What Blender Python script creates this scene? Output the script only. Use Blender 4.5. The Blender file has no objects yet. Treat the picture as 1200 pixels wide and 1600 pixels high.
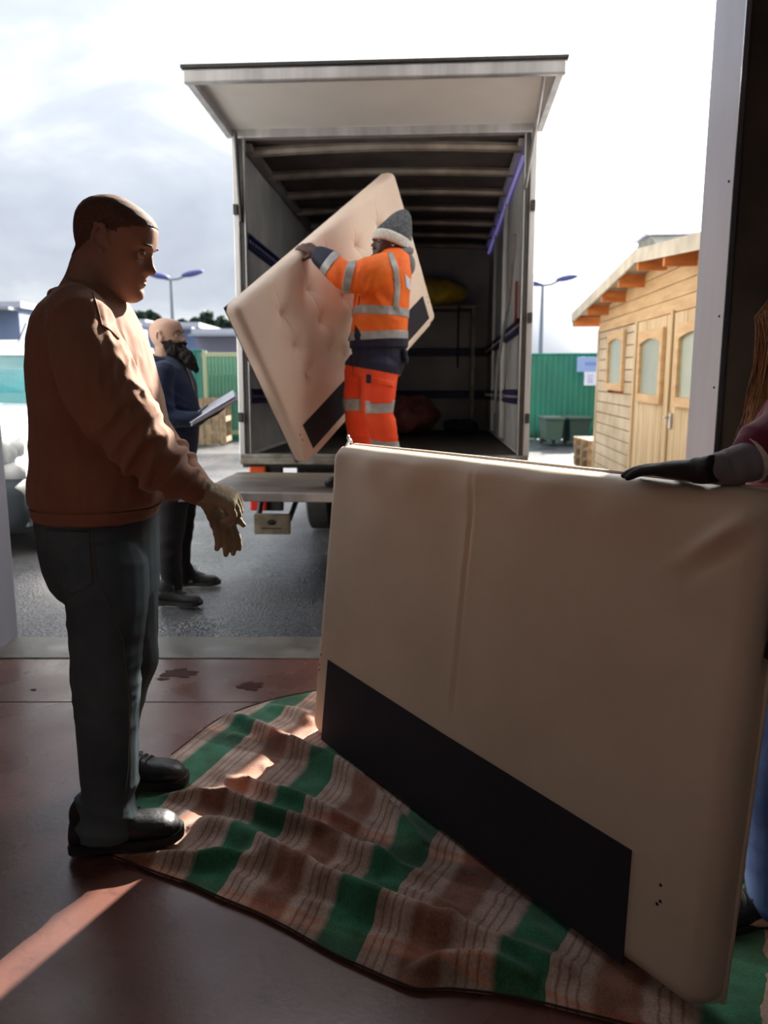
import bpy, bmesh, math, random
import numpy as np
from mathutils import Vector, Matrix, Euler, noise
random.seed(7)
C = bpy.context.scene.collection
PI = math.pi
SC = bpy.context.scene

# ------------------------------------------------------------ camera, light, exposure
CAM_H = 1.36; PITCH = math.radians(9.92); FPX = 1230.0
cd = bpy.data.cameras.new('camera'); cam = bpy.data.objects.new('camera', cd); C.objects.link(cam)
cam.location = (0, 0, CAM_H); cam.rotation_euler = (PI/2 - PITCH, 0, 0)
cd.sensor_fit = 'VERTICAL'; cd.sensor_height = 36; cd.lens = FPX/1600*36
cd.dof.use_dof = True; cd.dof.focus_distance = 2.15; cd.dof.aperture_fstop = 3.4
cd.clip_end = 500
SC.camera = cam
SUN_AZ = math.radians(25.7); SUN_EL = math.radians(31.5)
SUN_DIR = Vector((math.sin(SUN_AZ)*math.cos(SUN_EL), math.cos(SUN_AZ)*math.cos(SUN_EL), math.sin(SUN_EL)))
sd = bpy.data.lights.new('sun', 'SUN'); sun = bpy.data.objects.new('sun', sd); C.objects.link(sun)
sd.energy = 15.0; sd.angle = math.radians(0.8); sd.color = (1, .92, .80)
sun.rotation_euler = SUN_DIR.to_track_quat('Z', 'Y').to_euler(); sun.location = (6, 14, 12)

w = bpy.data.worlds.new('sky'); SC.world = w; w.use_nodes = True
nt = w.node_tree; nt.nodes.clear()
def wn(t, **k):
    n = nt.nodes.new(t)
    for a, b in k.items(): setattr(n, a, b)
    return n
L = nt.links.new
tc = wn('ShaderNodeTexCoord')
mp = wn('ShaderNodeMapping'); mp.inputs['Scale'].default_value = (1, 1, 2.2); L(tc.outputs['Generated'], mp.inputs[0])
n1 = wn('ShaderNodeTexNoise'); n1.inputs['Scale'].default_value = 3.4; n1.inputs['Detail'].default_value = 6; n1.inputs['Roughness'].default_value = .5; n1.inputs['Distortion'].default_value = .3
L(mp.outputs[0], n1.inputs['Vector'])
r1 = wn('ShaderNodeValToRGB'); L(n1.outputs['Fac'], r1.inputs[0])
e = r1.color_ramp.elements
e[0].position = .36; e[0].color = (.36, .395, .47, 1); e[1].position = .66; e[1].color = (.74, .76, .775, 1)
m_ = e.new(.5); m_.color = (.46, .50, .56, 1)
# glow of the veiled sun
dt = wn('ShaderNodeVectorMath', operation='DOT_PRODUCT'); L(tc.outputs['Generated'], dt.inputs[0]); dt.inputs[1].default_value = SUN_DIR
mr = wn('ShaderNodeMapRange'); L(dt.outputs['Value'], mr.inputs['Value'])
mr.inputs['From Min'].default_value = .83; mr.inputs['From Max'].default_value = 1.0; mr.inputs['To Min'].default_value = 0; mr.inputs['To Max'].default_value = 1
pw = wn('ShaderNodeMath', operation='POWER'); L(mr.outputs[0], pw.inputs[0]); pw.inputs[1].default_value = 1.5
sc_ = wn('ShaderNodeMath', operation='MULTIPLY'); L(pw.outputs[0], sc_.inputs[0]); sc_.inputs[1].default_value = 4.5
sx3 = wn('ShaderNodeSeparateXYZ'); L(tc.outputs['Generated'], sx3.inputs[0])
zg = wn('ShaderNodeMapRange'); L(sx3.outputs['Z'], zg.inputs['Value'])   # overcast sky: the zenith is brighter than the horizon
zg.inputs['From Min'].default_value = 0; zg.inputs['From Max'].default_value = 1; zg.inputs['To Min'].default_value = .88; zg.inputs['To Max'].default_value = 2.2
bs = wn('ShaderNodeVectorMath', operation='SCALE'); L(r1.outputs[0], bs.inputs[0]); L(zg.outputs[0], bs.inputs['Scale'])
gl = wn('ShaderNodeVectorMath', operation='SCALE'); gl.inputs[0].default_value = (1, .97, .92); L(sc_.outputs[0], gl.inputs['Scale'])
ad = wn('ShaderNodeVectorMath', operation='ADD'); L(bs.outputs[0], ad.inputs[0]); L(gl.outputs[0], ad.inputs[1])
bg = wn('ShaderNodeBackground'); bg.inputs['Strength'].default_value = 1.0; L(ad.outputs[0], bg.inputs[0])
wo = wn('ShaderNodeOutputWorld'); L(bg.outputs[0], wo.inputs[0])
SC.view_settings.view_transform = 'Standard'; SC.view_settings.look = 'None'
SC.view_settings.exposure = 0.55; SC.view_settings.gamma = 1; SC.view_settings.use_curve_mapping = False
SC.cycles.use_denoising = True; SC.cycles.max_bounces = 8; SC.cycles.diffuse_bounces = 5
SC.cycles.sample_clamp_indirect = 6

# unseen fill lights added under the ceiling to lift the dark interior
for (lx, ly, lp) in ((-2.6, -1.6, 4), (1.2, -1.6, 4)):
    ld = bpy.data.lights.new('fill_light', 'AREA'); lo_ = bpy.data.objects.new('fill_light', ld); C.objects.link(lo_)
    ld.shape = 'RECTANGLE'; ld.size = 1.5; ld.size_y = .3; ld.energy = lp; ld.color = (1, .93, .84); lo_.location = (lx, ly, 4.5)

# ------------------------------------------------------------ helpers
def ray(px, py):
    u = (px-600)/FPX; v = (800-py)/FPX
    return Vector((u, math.cos(PITCH)+v*math.sin(PITCH), -math.sin(PITCH)+v*math.cos(PITCH)))
def W(px, py, Y):
    r = ray(px, py); return Vector((0, 0, CAM_H)) + r*(Y/r.y)
def G(px, py, z=0.0):
    r = ray(px, py); return Vector((0, 0, CAM_H)) + r*((z-CAM_H)/r.z)

def srgb(r, g, b):
    f = lambda c: (c/255/12.92) if c/255 <= .04045 else ((c/255+.055)/1.055)**2.4
    return (f(r), f(g), f(b), 1)

def mat(name, col, rough=.6, col2=None, scale=8, detail=4, bump=0, bscale=None, metal=0, spec=.5,
        stretch=(1, 1, 1), emit=None, trans=0, sheen=0, lo=.35, hi=.65, alpha=1, coat=0, coords='Object', rough2=None):
    m = bpy.data.materials.new(name); m.use_nodes = True
    t = m.node_tree; b = t.nodes['Principled BSDF']
    b.inputs['Base Color'].default_value = col; b.inputs['Roughness'].default_value = rough
    b.inputs['Metallic'].default_value = metal; b.inputs['Specular IOR Level'].default_value = spec
    b.inputs['Transmission Weight'].default_value = trans; b.inputs['Coat Weight'].default_value = coat
    b.inputs['Sheen Weight'].default_value = sheen; b.inputs['Alpha'].default_value = alpha
    if emit: b.inputs['Emission Color'].default_value = emit[0]; b.inputs['Emission Strength'].default_value = emit[1]
    tcn = t.nodes.new('ShaderNodeTexCoord'); mpn = t.nodes.new('ShaderNodeMapping'); mpn.inputs['Scale'].default_value = stretch
    t.links.new(tcn.outputs[coords], mpn.inputs[0])
    if col2 is not None or rough2 is not None:
        n = t.nodes.new('ShaderNodeTexNoise'); n.inputs['Scale'].default_value = scale; n.inputs['Detail'].default_value = detail
        t.links.new(mpn.outputs[0], n.inputs['Vector'])
        if col2 is not None:
            r = t.nodes.new('ShaderNodeValToRGB'); r.color_ramp.elements[0].position = lo; r.color_ramp.elements[1].position = hi
            r.color_ramp.elements[0].color = col; r.color_ramp.elements[1].color = col2
            t.links.new(n.outputs['Fac'], r.inputs[0]); t.links.new(r.outputs[0], b.inputs['Base Color'])
        if rough2 is not None:
            q = t.nodes.new('ShaderNodeMapRange'); q.inputs['From Min'].default_value = lo; q.inputs['From Max'].default_value = hi
            q.inputs['To Min'].default_value = rough; q.inputs['To Max'].default_value = rough2
            t.links.new(n.outputs['Fac'], q.inputs[0]); t.links.new(q.outputs[0], b.inputs['Roughness'])
    if bump:
        n2 = t.nodes.new('ShaderNodeTexNoise'); n2.inputs['Scale'].default_value = bscale or scale*4; n2.inputs['Detail'].default_value = 4
        t.links.new(mpn.outputs[0], n2.inputs['Vector'])
        bm = t.nodes.new('ShaderNodeBump'); bm.inputs['Strength'].default_value = bump; bm.inputs['Distance'].default_value = .01
        t.links.new(n2.outputs['Fac'], bm.inputs['Height']); t.links.new(bm.outputs[0], b.inputs['Normal'])
    return m

class MB:
    """collects geometry for ONE mesh object"""
    def __init__(s): s.v = []; s.f = []
    def add(s, vs, fs, M=None):
        o = len(s.v)
        s.v += [tuple(M @ Vector(p)) if M is not None else tuple(p) for p in vs]
        s.f += [tuple(i+o for i in f) for f in fs]; return s
    def box(s, c, size, M=None, bev=0):
        bm = bmesh.new(); bmesh.ops.create_cube(bm, size=1)
        bmesh.ops.scale(bm, vec=size, verts=bm.verts)
        if bev: bmesh.ops.bevel(bm, geom=bm.edges[:], offset=bev, segments=2, affect='EDGES', profile=.5)
        bmesh.ops.translate(bm, vec=c, verts=bm.verts)
        bm.verts.index_update()
        s.add([v.co.copy() for v in bm.verts], [[v.index for v in f.verts] for f in bm.faces], M); bm.free(); return s
    def tube(s, pts, rad, n=10, M=None, cap=True):
        vs = []; fs = []; pts = [Vector(p) for p in pts]
        if not hasattr(rad, '__len__'): rad = [rad]*len(pts)
        up = None
        for i, p in enumerate(pts):
            d = (pts[min(i+1, len(pts)-1)] - pts[max(i-1, 0)]).normalized()
            if up is None:
                a = Vector((0, 0, 1)) if abs(d.z) < .9 else Vector((1, 0, 0)); up = d.cross(a).normalized()
            up = (up - d*up.dot(d)).normalized(); v2 = d.cross(up)
            for k in range(n):
                t = 2*PI*k/n; vs.append(p + (up*math.cos(t) + v2*math.sin(t))*rad[i])
        for i in range(len(pts)-1):
            for k in range(n):
                fs.append((i*n+k, i*n+(k+1) % n, (i+1)*n+(k+1) % n, (i+1)*n+k))
        if cap: fs.append(tuple(reversed(range(n)))); fs.append(tuple((len(pts)-1)*n+k for k in range(n)))
        return s.add(vs, fs, M)
    def rings(s, rings, M=None, cap=True):
        n = len(rings[0]); vs = [p for r in rings for p in r]; fs = []
        for i in range(len(rings)-1):
            for k in range(n): fs.append((i*n+k, i*n+(k+1) % n, (i+1)*n+(k+1) % n, (i+1)*n+k))
        if cap: fs.append(tuple(reversed(range(n)))); fs.append(tuple((len(rings)-1)*n+k for k in range(n)))
        return s.add(vs, fs, M)
    def ell(s, c, r, R=None, seg=20, rin=12, M=None):
        bm = bmesh.new(); bmesh.ops.create_uvsphere(bm, u_segments=seg, v_segments=rin, radius=1)
        A = Matrix.Translation(c) @ (R.to_4x4() if R is not None else Matrix.Identity(4)) @ Matrix.Diagonal((*r, 1))
        if M is not None: A = M @ A
        bm.verts.index_update()
        s.add([v.co.copy() for v in bm.verts], [[v.index for v in f.verts] for f in bm.faces], A); bm.free(); return s
    def prism(s, poly, axis_vec, M=None):
        n = len(poly); a = Vector(axis_vec)
        vs = [Vector(p) for p in poly] + [Vector(p)+a for p in poly]
        fs = [tuple(range(n)), tuple(reversed(range(n, 2*n)))] + [(i, i+n, (i+1) % n+n, (i+1) % n) for i in range(n)]
        return s.add(vs, fs, M)
    def mesh(s, name='m'):
        me = bpy.data.meshes.new(name); me.from_pydata(s.v, [], s.f); me.validate(); 
        bm = bmesh.new(); bm.from_mesh(me); bmesh.ops.recalc_face_normals(bm, faces=bm.faces); bm.to_mesh(me); bm.free()
        return me
    def build(s, name, m, parent=None, smooth=False, **tagk):
        return obj(name, s.mesh(name), m, parent, smooth, **tagk)

def obj(name, me, m, parent=None, smooth=False, label=None, cat=None, group=None, kind=None, angle=None):
    o = bpy.data.objects.new(name, me); C.objects.link(o)
    if m is not None: me.materials.clear(); me.materials.append(m)
    if smooth:
        me.polygons.foreach_set('use_smooth', [True]*len(me.polygons))
        if angle: me.set_sharp_from_angle(angle=math.radians(angle))
    if parent is not None: o.parent = parent
    if label: o['label'] = label
    if cat: o['category'] = cat
    if group: o['group'] = group
    if kind: o['kind'] = kind
    return o
def empty(name, loc, label, cat, rot=(0, 0, 0), group=None):
    o = bpy.data.objects.new(name, None); C.objects.link(o); o.location = loc; o.rotation_euler = rot
    o.empty_display_size = .2
    o['label'] = label; o['category'] = cat
    if group: o['group'] = group
    return o
def struct(name, mb, m, **k):
    return mb.build(name, m, kind='structure', **k)
def rep(name, me, parent, loc=(0, 0, 0), rot=(0, 0, 0), scl=(1, 1, 1)):
    o = bpy.data.objects.new(name, me); C.objects.link(o); o.parent = parent
    o.location = loc; o.rotation_euler = rot; o.scale = scl; return o
def beveled(size, bev, m, name='piece'):
    me = MB().box((0, 0, 0), size, bev=bev).mesh(name); me.materials.append(m); return me

# ------------------------------------------------------------ materials
M = {}
M['concrete'] = mat('concrete', srgb(128, 122, 112), .55, srgb(92, 88, 82), 6, bump=.15, rough2=.3)
M['dark_wall'] = mat('dark_wall', srgb(60, 54, 52), .85, srgb(44, 40, 40), 3, bump=.1)
M['light_wall'] = mat('light_wall', srgb(205, 206, 208), .7, srgb(188, 190, 194), 3, bump=.03)
M['jamb'] = mat('jamb', srgb(198, 200, 214), .45, srgb(180, 184, 198), 3, stretch=(1, 1, .2))
M['facade'] = mat('facade', srgb(232, 232, 230), .8, srgb(220, 220, 218), 2)
M['black'] = mat('black', (.012, .012, .013, 1), .5)
M['rubber'] = mat('rubber', (.02, .02, .021, 1), .75, (.035, .034, .033, 1), 20, bump=.1)
M['alu'] = mat('alu', srgb(196, 196, 200), .38, srgb(170, 170, 172), 12, metal=.55, stretch=(1, 1, .1))
M['steel_dirty'] = mat('steel_dirty', srgb(140, 138, 132), .5, srgb(98, 94, 88), 9, bump=.2, metal=.3)
M['chrome'] = mat('chrome', srgb(200, 200, 205), .2, metal=1)
M['white_paint'] = mat('white_paint', srgb(222, 222, 222), .4, srgb(208, 208, 206), 3)
# ------------------------------------------------------------ ground, hall and door opening
XL, XR, YI, YO, OPEN_H = -1.93, 1.53, 3.64, 3.96, 3.7
def floor_mat():
    m = mat('red_floor', srgb(124, 84, 74), .42, srgb(90, 62, 57), 1.6, detail=7, bump=.05, bscale=60, lo=.38, hi=.66)
    t = m.node_tree; b = t.nodes['Principled BSDF']
    n = t.nodes.new('ShaderNodeTexNoise'); n.inputs['Scale'].default_value = 2.2; n.inputs['Detail'].default_value = 8
    mr = t.nodes.new('ShaderNodeMapRange'); mr.inputs['From Min'].default_value = .35; mr.inputs['From Max'].default_value = .7
    mr.inputs['To Min'].default_value = .2; mr.inputs['To Max'].default_value = .42
    tcn = [x for x in t.nodes if x.type == 'TEX_COORD'][0]
    t.links.new(tcn.outputs['Object'], n.inputs['Vector']); t.links.new(n.outputs['Fac'], mr.inputs[0]); t.links.new(mr.outputs[0], b.inputs['Roughness'])
    # fine dark scuffs and grit of the paint
    n3 = t.nodes.new('ShaderNodeTexNoise'); n3.inputs['Scale'].default_value = 14; n3.inputs['Detail'].default_value = 9; n3.inputs['Roughness'].default_value = .7
    t.links.new(tcn.outputs['Object'], n3.inputs['Vector'])
    cr = t.nodes.new('ShaderNodeValToRGB'); cr.color_ramp.elements[0].position = .30; cr.color_ramp.elements[0].color = (.35, .33, .33, 1)
    cr.color_ramp.elements[1].position = .45; cr.color_ramp.elements[1].color = (1, 1, 1, 1)
    t.links.new(n3.outputs['Fac'], cr.inputs[0])
    mx = t.nodes.new('ShaderNodeMix'); mx.data_type = 'RGBA'; mx.blend_type = 'MULTIPLY'; mx.inputs['Factor'].default_value = .7
    src = b.inputs['Base Color'].links[0].from_socket
    t.links.new(src, mx.inputs[6]); t.links.new(cr.outputs[0], mx.inputs[7]); t.links.new(mx.outputs[2], b.inputs['Base Color'])
    return m
M['floor'] = floor_mat()
# floor slabs: joints recessed between them
fl = struct('floor', MB().box((0, -1.2, -.07), (10, 9.7, .1)), M['rubber'])
def slab(x0, x1, y0, y1):
    return MB().box(((x0+x1)/2, (y0+y1)/2, -.02), (x1-x0-.006, y1-y0-.006, .04), bev=.0025).build('floor_slab', M['floor'], fl)
for (y0, y1) in ((3.13, 3.64), (-.6, 3.13), (-4, -.6)):
    for (x0, x1) in ((-5, XL-.9), (XL-.9, 2.6), (2.6, 5)): slab(x0, x1, y0, y1)
struct('trim_1', MB().box(((XL+XR)/2, 3.80, -.045), (XR-XL+.0, .315, .10), bev=.006), M['concrete'])
# hall shell
struct('wall_front', MB()
       .box(((XL-5)/2-.0, 3.80, 1.95), (-(-5)+XL, .32, 4.1))
       .box(((XR+5)/2, 3.80, 1.95), (5-XR, .32, 4.1))
       .box((0, 3.80, (OPEN_H+4.6)/2), (10, .32, 4.6-OPEN_H)), M['dark_wall'])
struct('wall_left', MB().box((-5.1, -.2, 2.2), (.2, 8.3, 4.8)), M['light_wall'])
struct('wall_right', MB().box((5.1, -.2, 2.2), (.2, 8.3, 4.8)), M['dark_wall'])
struct('wall_back', MB().box((0, -4.3, 2.2), (10.4, .2, 4.8)), M['light_wall'])
struct('ceiling', MB().box((0, -.2, 4.65), (10.4, 8.4, .12)), M['light_wall'])
# sheet metal lining of the opening
jl = struct('trim_2', MB().box((XL-.008, 3.80, 1.84), (.024, .34, 3.72), bev=.004), M['jamb'])
MB().box((XL-.13, 3.63, 1.84), (.26, .02, 3.72), bev=.004).build('door_casing', M['jamb'], jl)
jr = struct('trim_3', MB().box((XR+.008, 3.80, 1.84), (.024, .34, 3.72), bev=.004), M['jamb'])
sc = MB()
for z in (.4, 1.3, 1.62, 2.2, 3.0): sc.ell((XR-.006, 3.68, z), (.004, .006, .006), seg=8, rin=6)
sc.build('screw', M['rubber'], jr)
MB().box((XR+.006, 3.632, 1.84), (.022, .008, 3.72)).build('edge_trim', M['chrome'], jr)
tt = struct('trim_4', MB().box(((XL+XR)/2, 3.80, OPEN_H-.01), (XR-XL+.05, .34, .024)), M['jamb'])
# door track and hoist chain rail standing beside the opening
tr = empty('door_track', (1.72, 3.55, 0), 'dark steel roller door track on the black wall right of the opening', 'rail')
MB().box((0, 0, 1.9), (.05, .09, 3.8), bev=.004).build('rail', M['black'], tr)
MB().box((.10, .02, 1.9), (.012, .06, 3.8), bev=.002).build('flange', M['steel_dirty'], tr)
for z in (.5, 1.5, 2.5, 3.4): MB().box((.05, .03, z), (.16, .04, .05), bev=.004).build('bracket', M['black'], tr)
struct('trim_5', MB().box(((XL+XR)/2, 3.975, 3.9), (XR-XL+1, .03, .3)), M['facade'])
struct('wall_outer', MB().box((XL-4, 3.97, 2.35), (8, .02, 4.6)).box((XR+4, 3.97, 2.35), (8, .02, 4.6)), M['facade'])

# asphalt yard
def asphalt():
    m = mat('asphalt', srgb(88, 88, 92), .5, srgb(60, 60, 64), 1.3, detail=6, lo=.35, hi=.7)
    t = m.node_tree; b = t.nodes['Principled BSDF']; tcn = [x for x in t.nodes if x.type == 'TEX_COORD'][0]
    n = t.nodes.new('ShaderNodeTexNoise'); n.inputs['Scale'].default_value = .55; n.inputs['Detail'].default_value = 5
    mr = t.nodes.new('ShaderNodeMapRange'); mr.inputs['From Min'].default_value = .42; mr.inputs['From Max'].default_value = .6
    mr.inputs['To Min'].default_value = .22; mr.inputs['To Max'].default_value = .48
    t.links.new(tcn.outputs['Object'], n.inputs['Vector']); t.links.new(n.outputs['Fac'], mr.inputs[0]); t.links.new(mr.outputs[0], b.inputs['Roughness'])
    v = t.nodes.new('ShaderNodeTexVoronoi'); v.inputs['Scale'].default_value = 62
    t.links.new(tcn.outputs['Object'], v.inputs['Vector'])
    bm = t.nodes.new('ShaderNodeBump'); bm.inputs['Strength'].default_value = .75; bm.inputs['Distance'].default_value = .006
    t.links.new(v.outputs['Distance'], bm.inputs['Height']); t.links.new(bm.outputs[0], b.inputs['Normal'])
    mv = t.nodes.new('ShaderNodeMapRange'); mv.inputs['To Min'].default_value = .45; mv.inputs['To Max'].default_value = 1.6; sv = t.nodes.new('ShaderNodeSeparateColor')
    t.links.new(v.outputs['Color'], sv.inputs[0]); t.links.new(sv.outputs[0], mv.inputs[0])
    src = b.inputs['Base Color'].links[0].from_socket; ms = t.nodes.new('ShaderNodeVectorMath'); ms.operation = 'SCALE'
    t.links.new(src, ms.inputs[0]); t.links.new(mv.outputs[0], ms.inputs['Scale']); t.links.new(ms.outputs[0], b.inputs['Base Color'])
    return m
M['asphalt'] = asphalt()
gm = MB(); nx, ny = 40, 60
gv = [(-60+120*i/nx, 3.96+96*(j/ny)**1.5, -.012) for j in range(ny+1) for i in range(nx+1)]
gm.add(gv, [(j*(nx+1)+i, j*(nx+1)+i+1, (j+1)*(nx+1)+i+1, (j+1)*(nx+1)+i) for j in range(ny) for i in range(nx)])
struct('ground', gm, M['asphalt'])
# pale kerb behind the truck
struct('trim_6', MB().box((-5.2, 6.95, .02), (6.0, .16, .08), bev=.01), M['concrete'])

# ------------------------------------------------------------ truck
TY = 5.75
truck = empty('box_truck', (-.01, TY, 0), 'white box truck parked with open rear, raised flap and tail lift', 'truck', rot=(-math.radians(1.2), 0, -math.radians(3.9)))
TW = 1.055; Z0, Z1, TL = .756, 3.0, 4.25
M['tr_white'] = mat('truck_skin', srgb(214, 214, 212), .5, srgb(200, 200, 198), 3)
M['tr_panel'] = mat('truck_lining', srgb(176, 178, 180), .55, srgb(150, 152, 154), 2.5, bump=.03)
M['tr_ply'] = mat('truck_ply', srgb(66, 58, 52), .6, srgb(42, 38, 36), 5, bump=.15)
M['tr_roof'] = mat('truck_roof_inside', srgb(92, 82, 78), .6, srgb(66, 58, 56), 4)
M['tr_rib'] = mat('truck_rib', srgb(150, 142, 134), .4, srgb(120, 112, 106), 6, metal=.35)
M['navy_rail'] = mat('lashing_rail', srgb(34, 40, 92), .5, srgb(26, 30, 70), 6)
M['flap_in'] = mat('flap_inside', srgb(214, 210, 206), .6, srgb(200, 196, 192), 1.2)
MB().box((-TW+.02, TL/2, (Z0+Z1)/2), (.03, TL, Z1-Z0)).build('side_wall', M['tr_white'], truck)
MB().box((TW-.02, TL/2, (Z0+Z1)/2), (.03, TL, Z1-Z0)).build('side_wall', M['tr_white'], truck)
MB().box((0, TL/2, Z1+.015), (2*TW, TL, .04)).build('roof_panel', M['tr_white'], truck)
MB().box((0, TL+.02, (Z0+Z1)/2), (2*TW, .04, Z1-Z0)).build('bulkhead', M['tr_panel'], truck)
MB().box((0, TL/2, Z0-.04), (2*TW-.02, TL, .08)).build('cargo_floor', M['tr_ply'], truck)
for sx in (-1, 1):
    for k in range(3):
        y0 = .06 + k*1.39
        MB().box((sx*(TW-.045), y0+.69, (Z0+Z1)/2), (.012, 1.37, Z1-Z0-.06), bev=.003).build('lining_panel', M['tr_panel'], truck)
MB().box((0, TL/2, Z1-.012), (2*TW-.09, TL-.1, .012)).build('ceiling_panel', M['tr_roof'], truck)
rib = MB().tube([(x, 0, .04*math.cos(x/1.0*1.3)) for x in np.linspace(-.97, .97, 14)], .036, n=8).mesh('roof_rib'); rib.materials.append(M['tr_rib'])
for k in range(7): rep('roof_rib', rib, truck, (0, .16+k*.64, Z1-.075))
for sx in (-1, 1):
    MB().box((sx*(TW-.09), TL/2, Z1-.055), (.06, TL-.1, .05), bev=.006).build('cove_rail', M['tr_rib'] if sx < 0 else M['alu'], truck)
M['led'] = mat('light_strip', srgb(178, 170, 225), .35, emit=(srgb(150, 140, 230), .22))
MB().box((TW-.075, 2.1, Z1-.13), (.02, 3.9, .03), bev=.005).build('light_strip', M['led'], truck, label='violet light strip under the right roof edge')
def lash(sx, z, y0, y1):
    L_ = y1-y0
    r = MB().box((sx*(TW-.062), (y0+y1)/2, z), (.02, L_, .11), bev=.004).box((sx*(TW-.078), (y0+y1)/2, z+.035), (.012, L_, .02)).box((sx*(TW-.078), (y0+y1)/2, z-.035), (.012, L_, .02))
    o = r.build('lashing_rail', M['navy_rail'], truck)
    h = MB()
    for k in range(int(L_/.09)): h.box((sx*(TW-.0735), y0+.05+k*.09, z), (.004, .035, .018))
    h.build('slot', M['alu'], o, kind='stuff')
for z in (2.32, 1.72, 1.2):
    lash(-1, z, .1, TL-.1)
for z in (1.72, 1.2):
    lash(1, z, .1, 1.45); lash(1, z, 1.75, TL-.1)
for z in (1.72, 1.2):
    MB().box((0, TL-.02, z), (2*TW-.16, .03, .10), bev=.004).box((0, TL-.05, z+.03), (2*TW-.16, .03, .015)).build('cross_rail', M['navy_rail'], truck)
for y in (1.5, 1.68, 2.9):
    MB().box((TW-.07, y, (Z0+Z1)/2), (.03, .045, Z1-Z0-.12), bev=.005).build('wall_post', M['alu'], truck)
# rear frame
for sx in (-1, 1):
    MB().box((sx*(TW-.022), -.02, (Z0+Z1)/2+.0), (.044, .06, Z1-Z0+.06), bev=.006).build('rear_post', M['alu'], truck)
    MB().box((sx*(TW-.058), -.015, (Z0+Z1)/2), (.028, .05, Z1-Z0+.02)).build('door_seal', M['rubber'], truck)
    MB().box((sx*(TW-.079), -.01, (Z0+Z1)/2), (.012, .05, Z1-Z0+.0), bev=.002).build('guide_strip', M['alu'], truck)
    for z in (1.05, 1.75, 2.5):
        MB().box((sx*(TW-.02), -.06, z), (.03, .025, .07), bev=.004).build('latch', M['rubber'], truck)
MB().box((0, -.02, Z1+.01), (2*TW, .07, .07), bev=.008).build('header', M['alu'], truck)
sl = MB().box((0, -.03, Z0+.012), (2*TW-.02, .10, .03), bev=.005).box((0, -.055, Z0-.025), (2*TW-.02, .06, .045), bev=.006)
sl.build('sill', M['steel_dirty'], truck)
# raised rear flap
FLY, FLZ = -.93, 3.06
def flap_pt(x, t, h=0): return (x, -.03+t*(FLY+.03), Z1+.03+t*(FLZ-Z1-.03)+h)
fl_ = empty('rear_flap_pivot', (0, 0, 0), 'x', 'x'); bpy.data.objects.remove(fl_)
flap = MB().prism([flap_pt(-TW-.01, 0, .0), flap_pt(-TW-.01, 1, 0), flap_pt(-TW-.01, 1, .03), flap_pt(-TW-.01, 0, .03)], (2*TW+.02, 0, 0)).build('rear_flap', M['flap_in'], truck)
MB().box((0, FLY+.0, FLZ-.012), (2*TW+.09, .05, .075), bev=.008).build('flap_rim', M['alu'], flap)
MB().box((0, FLY-.0, FLZ+.035), (2*TW+.11, .08, .02), bev=.004).build('flap_gasket', M['rubber'], flap)
for sx in (-1, 1):
    MB().prism([flap_pt(sx*(TW+.012)-.02, 0, -.05), flap_pt(sx*(TW+.012)-.02, 1, -.05), flap_pt(sx*(TW+.012)-.02, 1, .03), flap_pt(sx*(TW+.012)-.02, 0, .03)], (.04, 0, 0)).build('flap_edge', M['alu'], flap)
MB().tube([(-TW+.05, FLY+.8, 2.99), (-TW+.055, -.05, 2.42)], .012, n=8).build('gas_strut', M['black'], truck)
MB().tube([(TW-.07, FLY+.05, 3.03), (TW-.075, -.05, 2.62)], .012, n=8).build('gas_strut', M['alu'], truck, label='pale grey strut')
# hanging pull strap
MB().tube([(TW-.12, .15, 2.35), (TW-.12, .5, 1.95), (TW-.13, .9, 1.7), (TW-.14, 1.3, 1.45), (TW-.14, 1.5, 1.05)], .014, n=6).build('pull_strap', M['alu'], truck, label='pale webbing strap')
M['red'] = mat('red_lens', srgb(190, 40, 34), .3, coat=.4); M['orange_lens'] = mat('orange_lens', srgb(220, 90, 40), .3, coat=.4)
M['dull_red'] = mat('dull_red', srgb(140, 62, 58), .7)
MB().box((TW-.08, .35, 1.9), (.02, .05, .30), bev=.004).build('marker', M['dull_red'], truck, label='dull red plastic strip')
# lamps
for sx in (-1, 1):
    lc = MB().box((sx*.87, .03, .53), (.24, .05, .36), bev=.01).build('lamp_mount', M['black'], truck)
    MB().box((sx*.93, -.01, .62), (.13, .05, .14), bev=.015).build('lamp', M['orange_lens'], lc)
    MB().box((sx*.93, -.01, .43), (.13, .05, .15), bev=.015).build('lamp', M['red'], lc)
M['mud'] = mat('mudflap', (.018, .022, .03, 1), .6)
MB().box((-.1, .35, .60), (1.2, .04, .26), bev=.01).build('mudflap', M['mud'], truck)
MB().box((0, 2.2, .6), (.8, 4.2, .12)).build('chassis', M['black'], truck)
def wheel_mesh(R_, wd):
    mb = MB(); prof = [(R_*.3, -wd/2*.5), (R_*.6, -wd/2*.75), (R_*.9, -wd/2), (R_, -wd/2*.8), (R_, wd/2*.8), (R_*.9, wd/2), (R_*.6, wd/2*.75), (R_*.3, wd/2*.5)]
    return mb.rings([[(y, r*math.cos(t), r*math.sin(t)) for t in np.linspace(0, 2*PI, 28, endpoint=False)] for r, y in prof])
wm = wheel_mesh(.34, .2).mesh('wheel'); wm.materials.append(M['rubber']); wm.polygons.foreach_set('use_smooth', [True]*len(wm.polygons)); wm.set_sharp_from_angle(angle=.6)
for x in (-.62, -.38, .38, .62):
    wo_ = rep('wheel', wm, truck, (x, 1.15, .365)); 
for x in (-.8, .8): rep('wheel', wm, truck, (x, 4.6, .43))
MB().tube([(-.7, 1.15, .36), (.7, 1.15, .36)], .06, n=10).build('axle', M['black'], truck)
M['plate'] = mat('plate', srgb(150, 138, 120), .6, srgb(120, 110, 98), 12)
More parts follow.
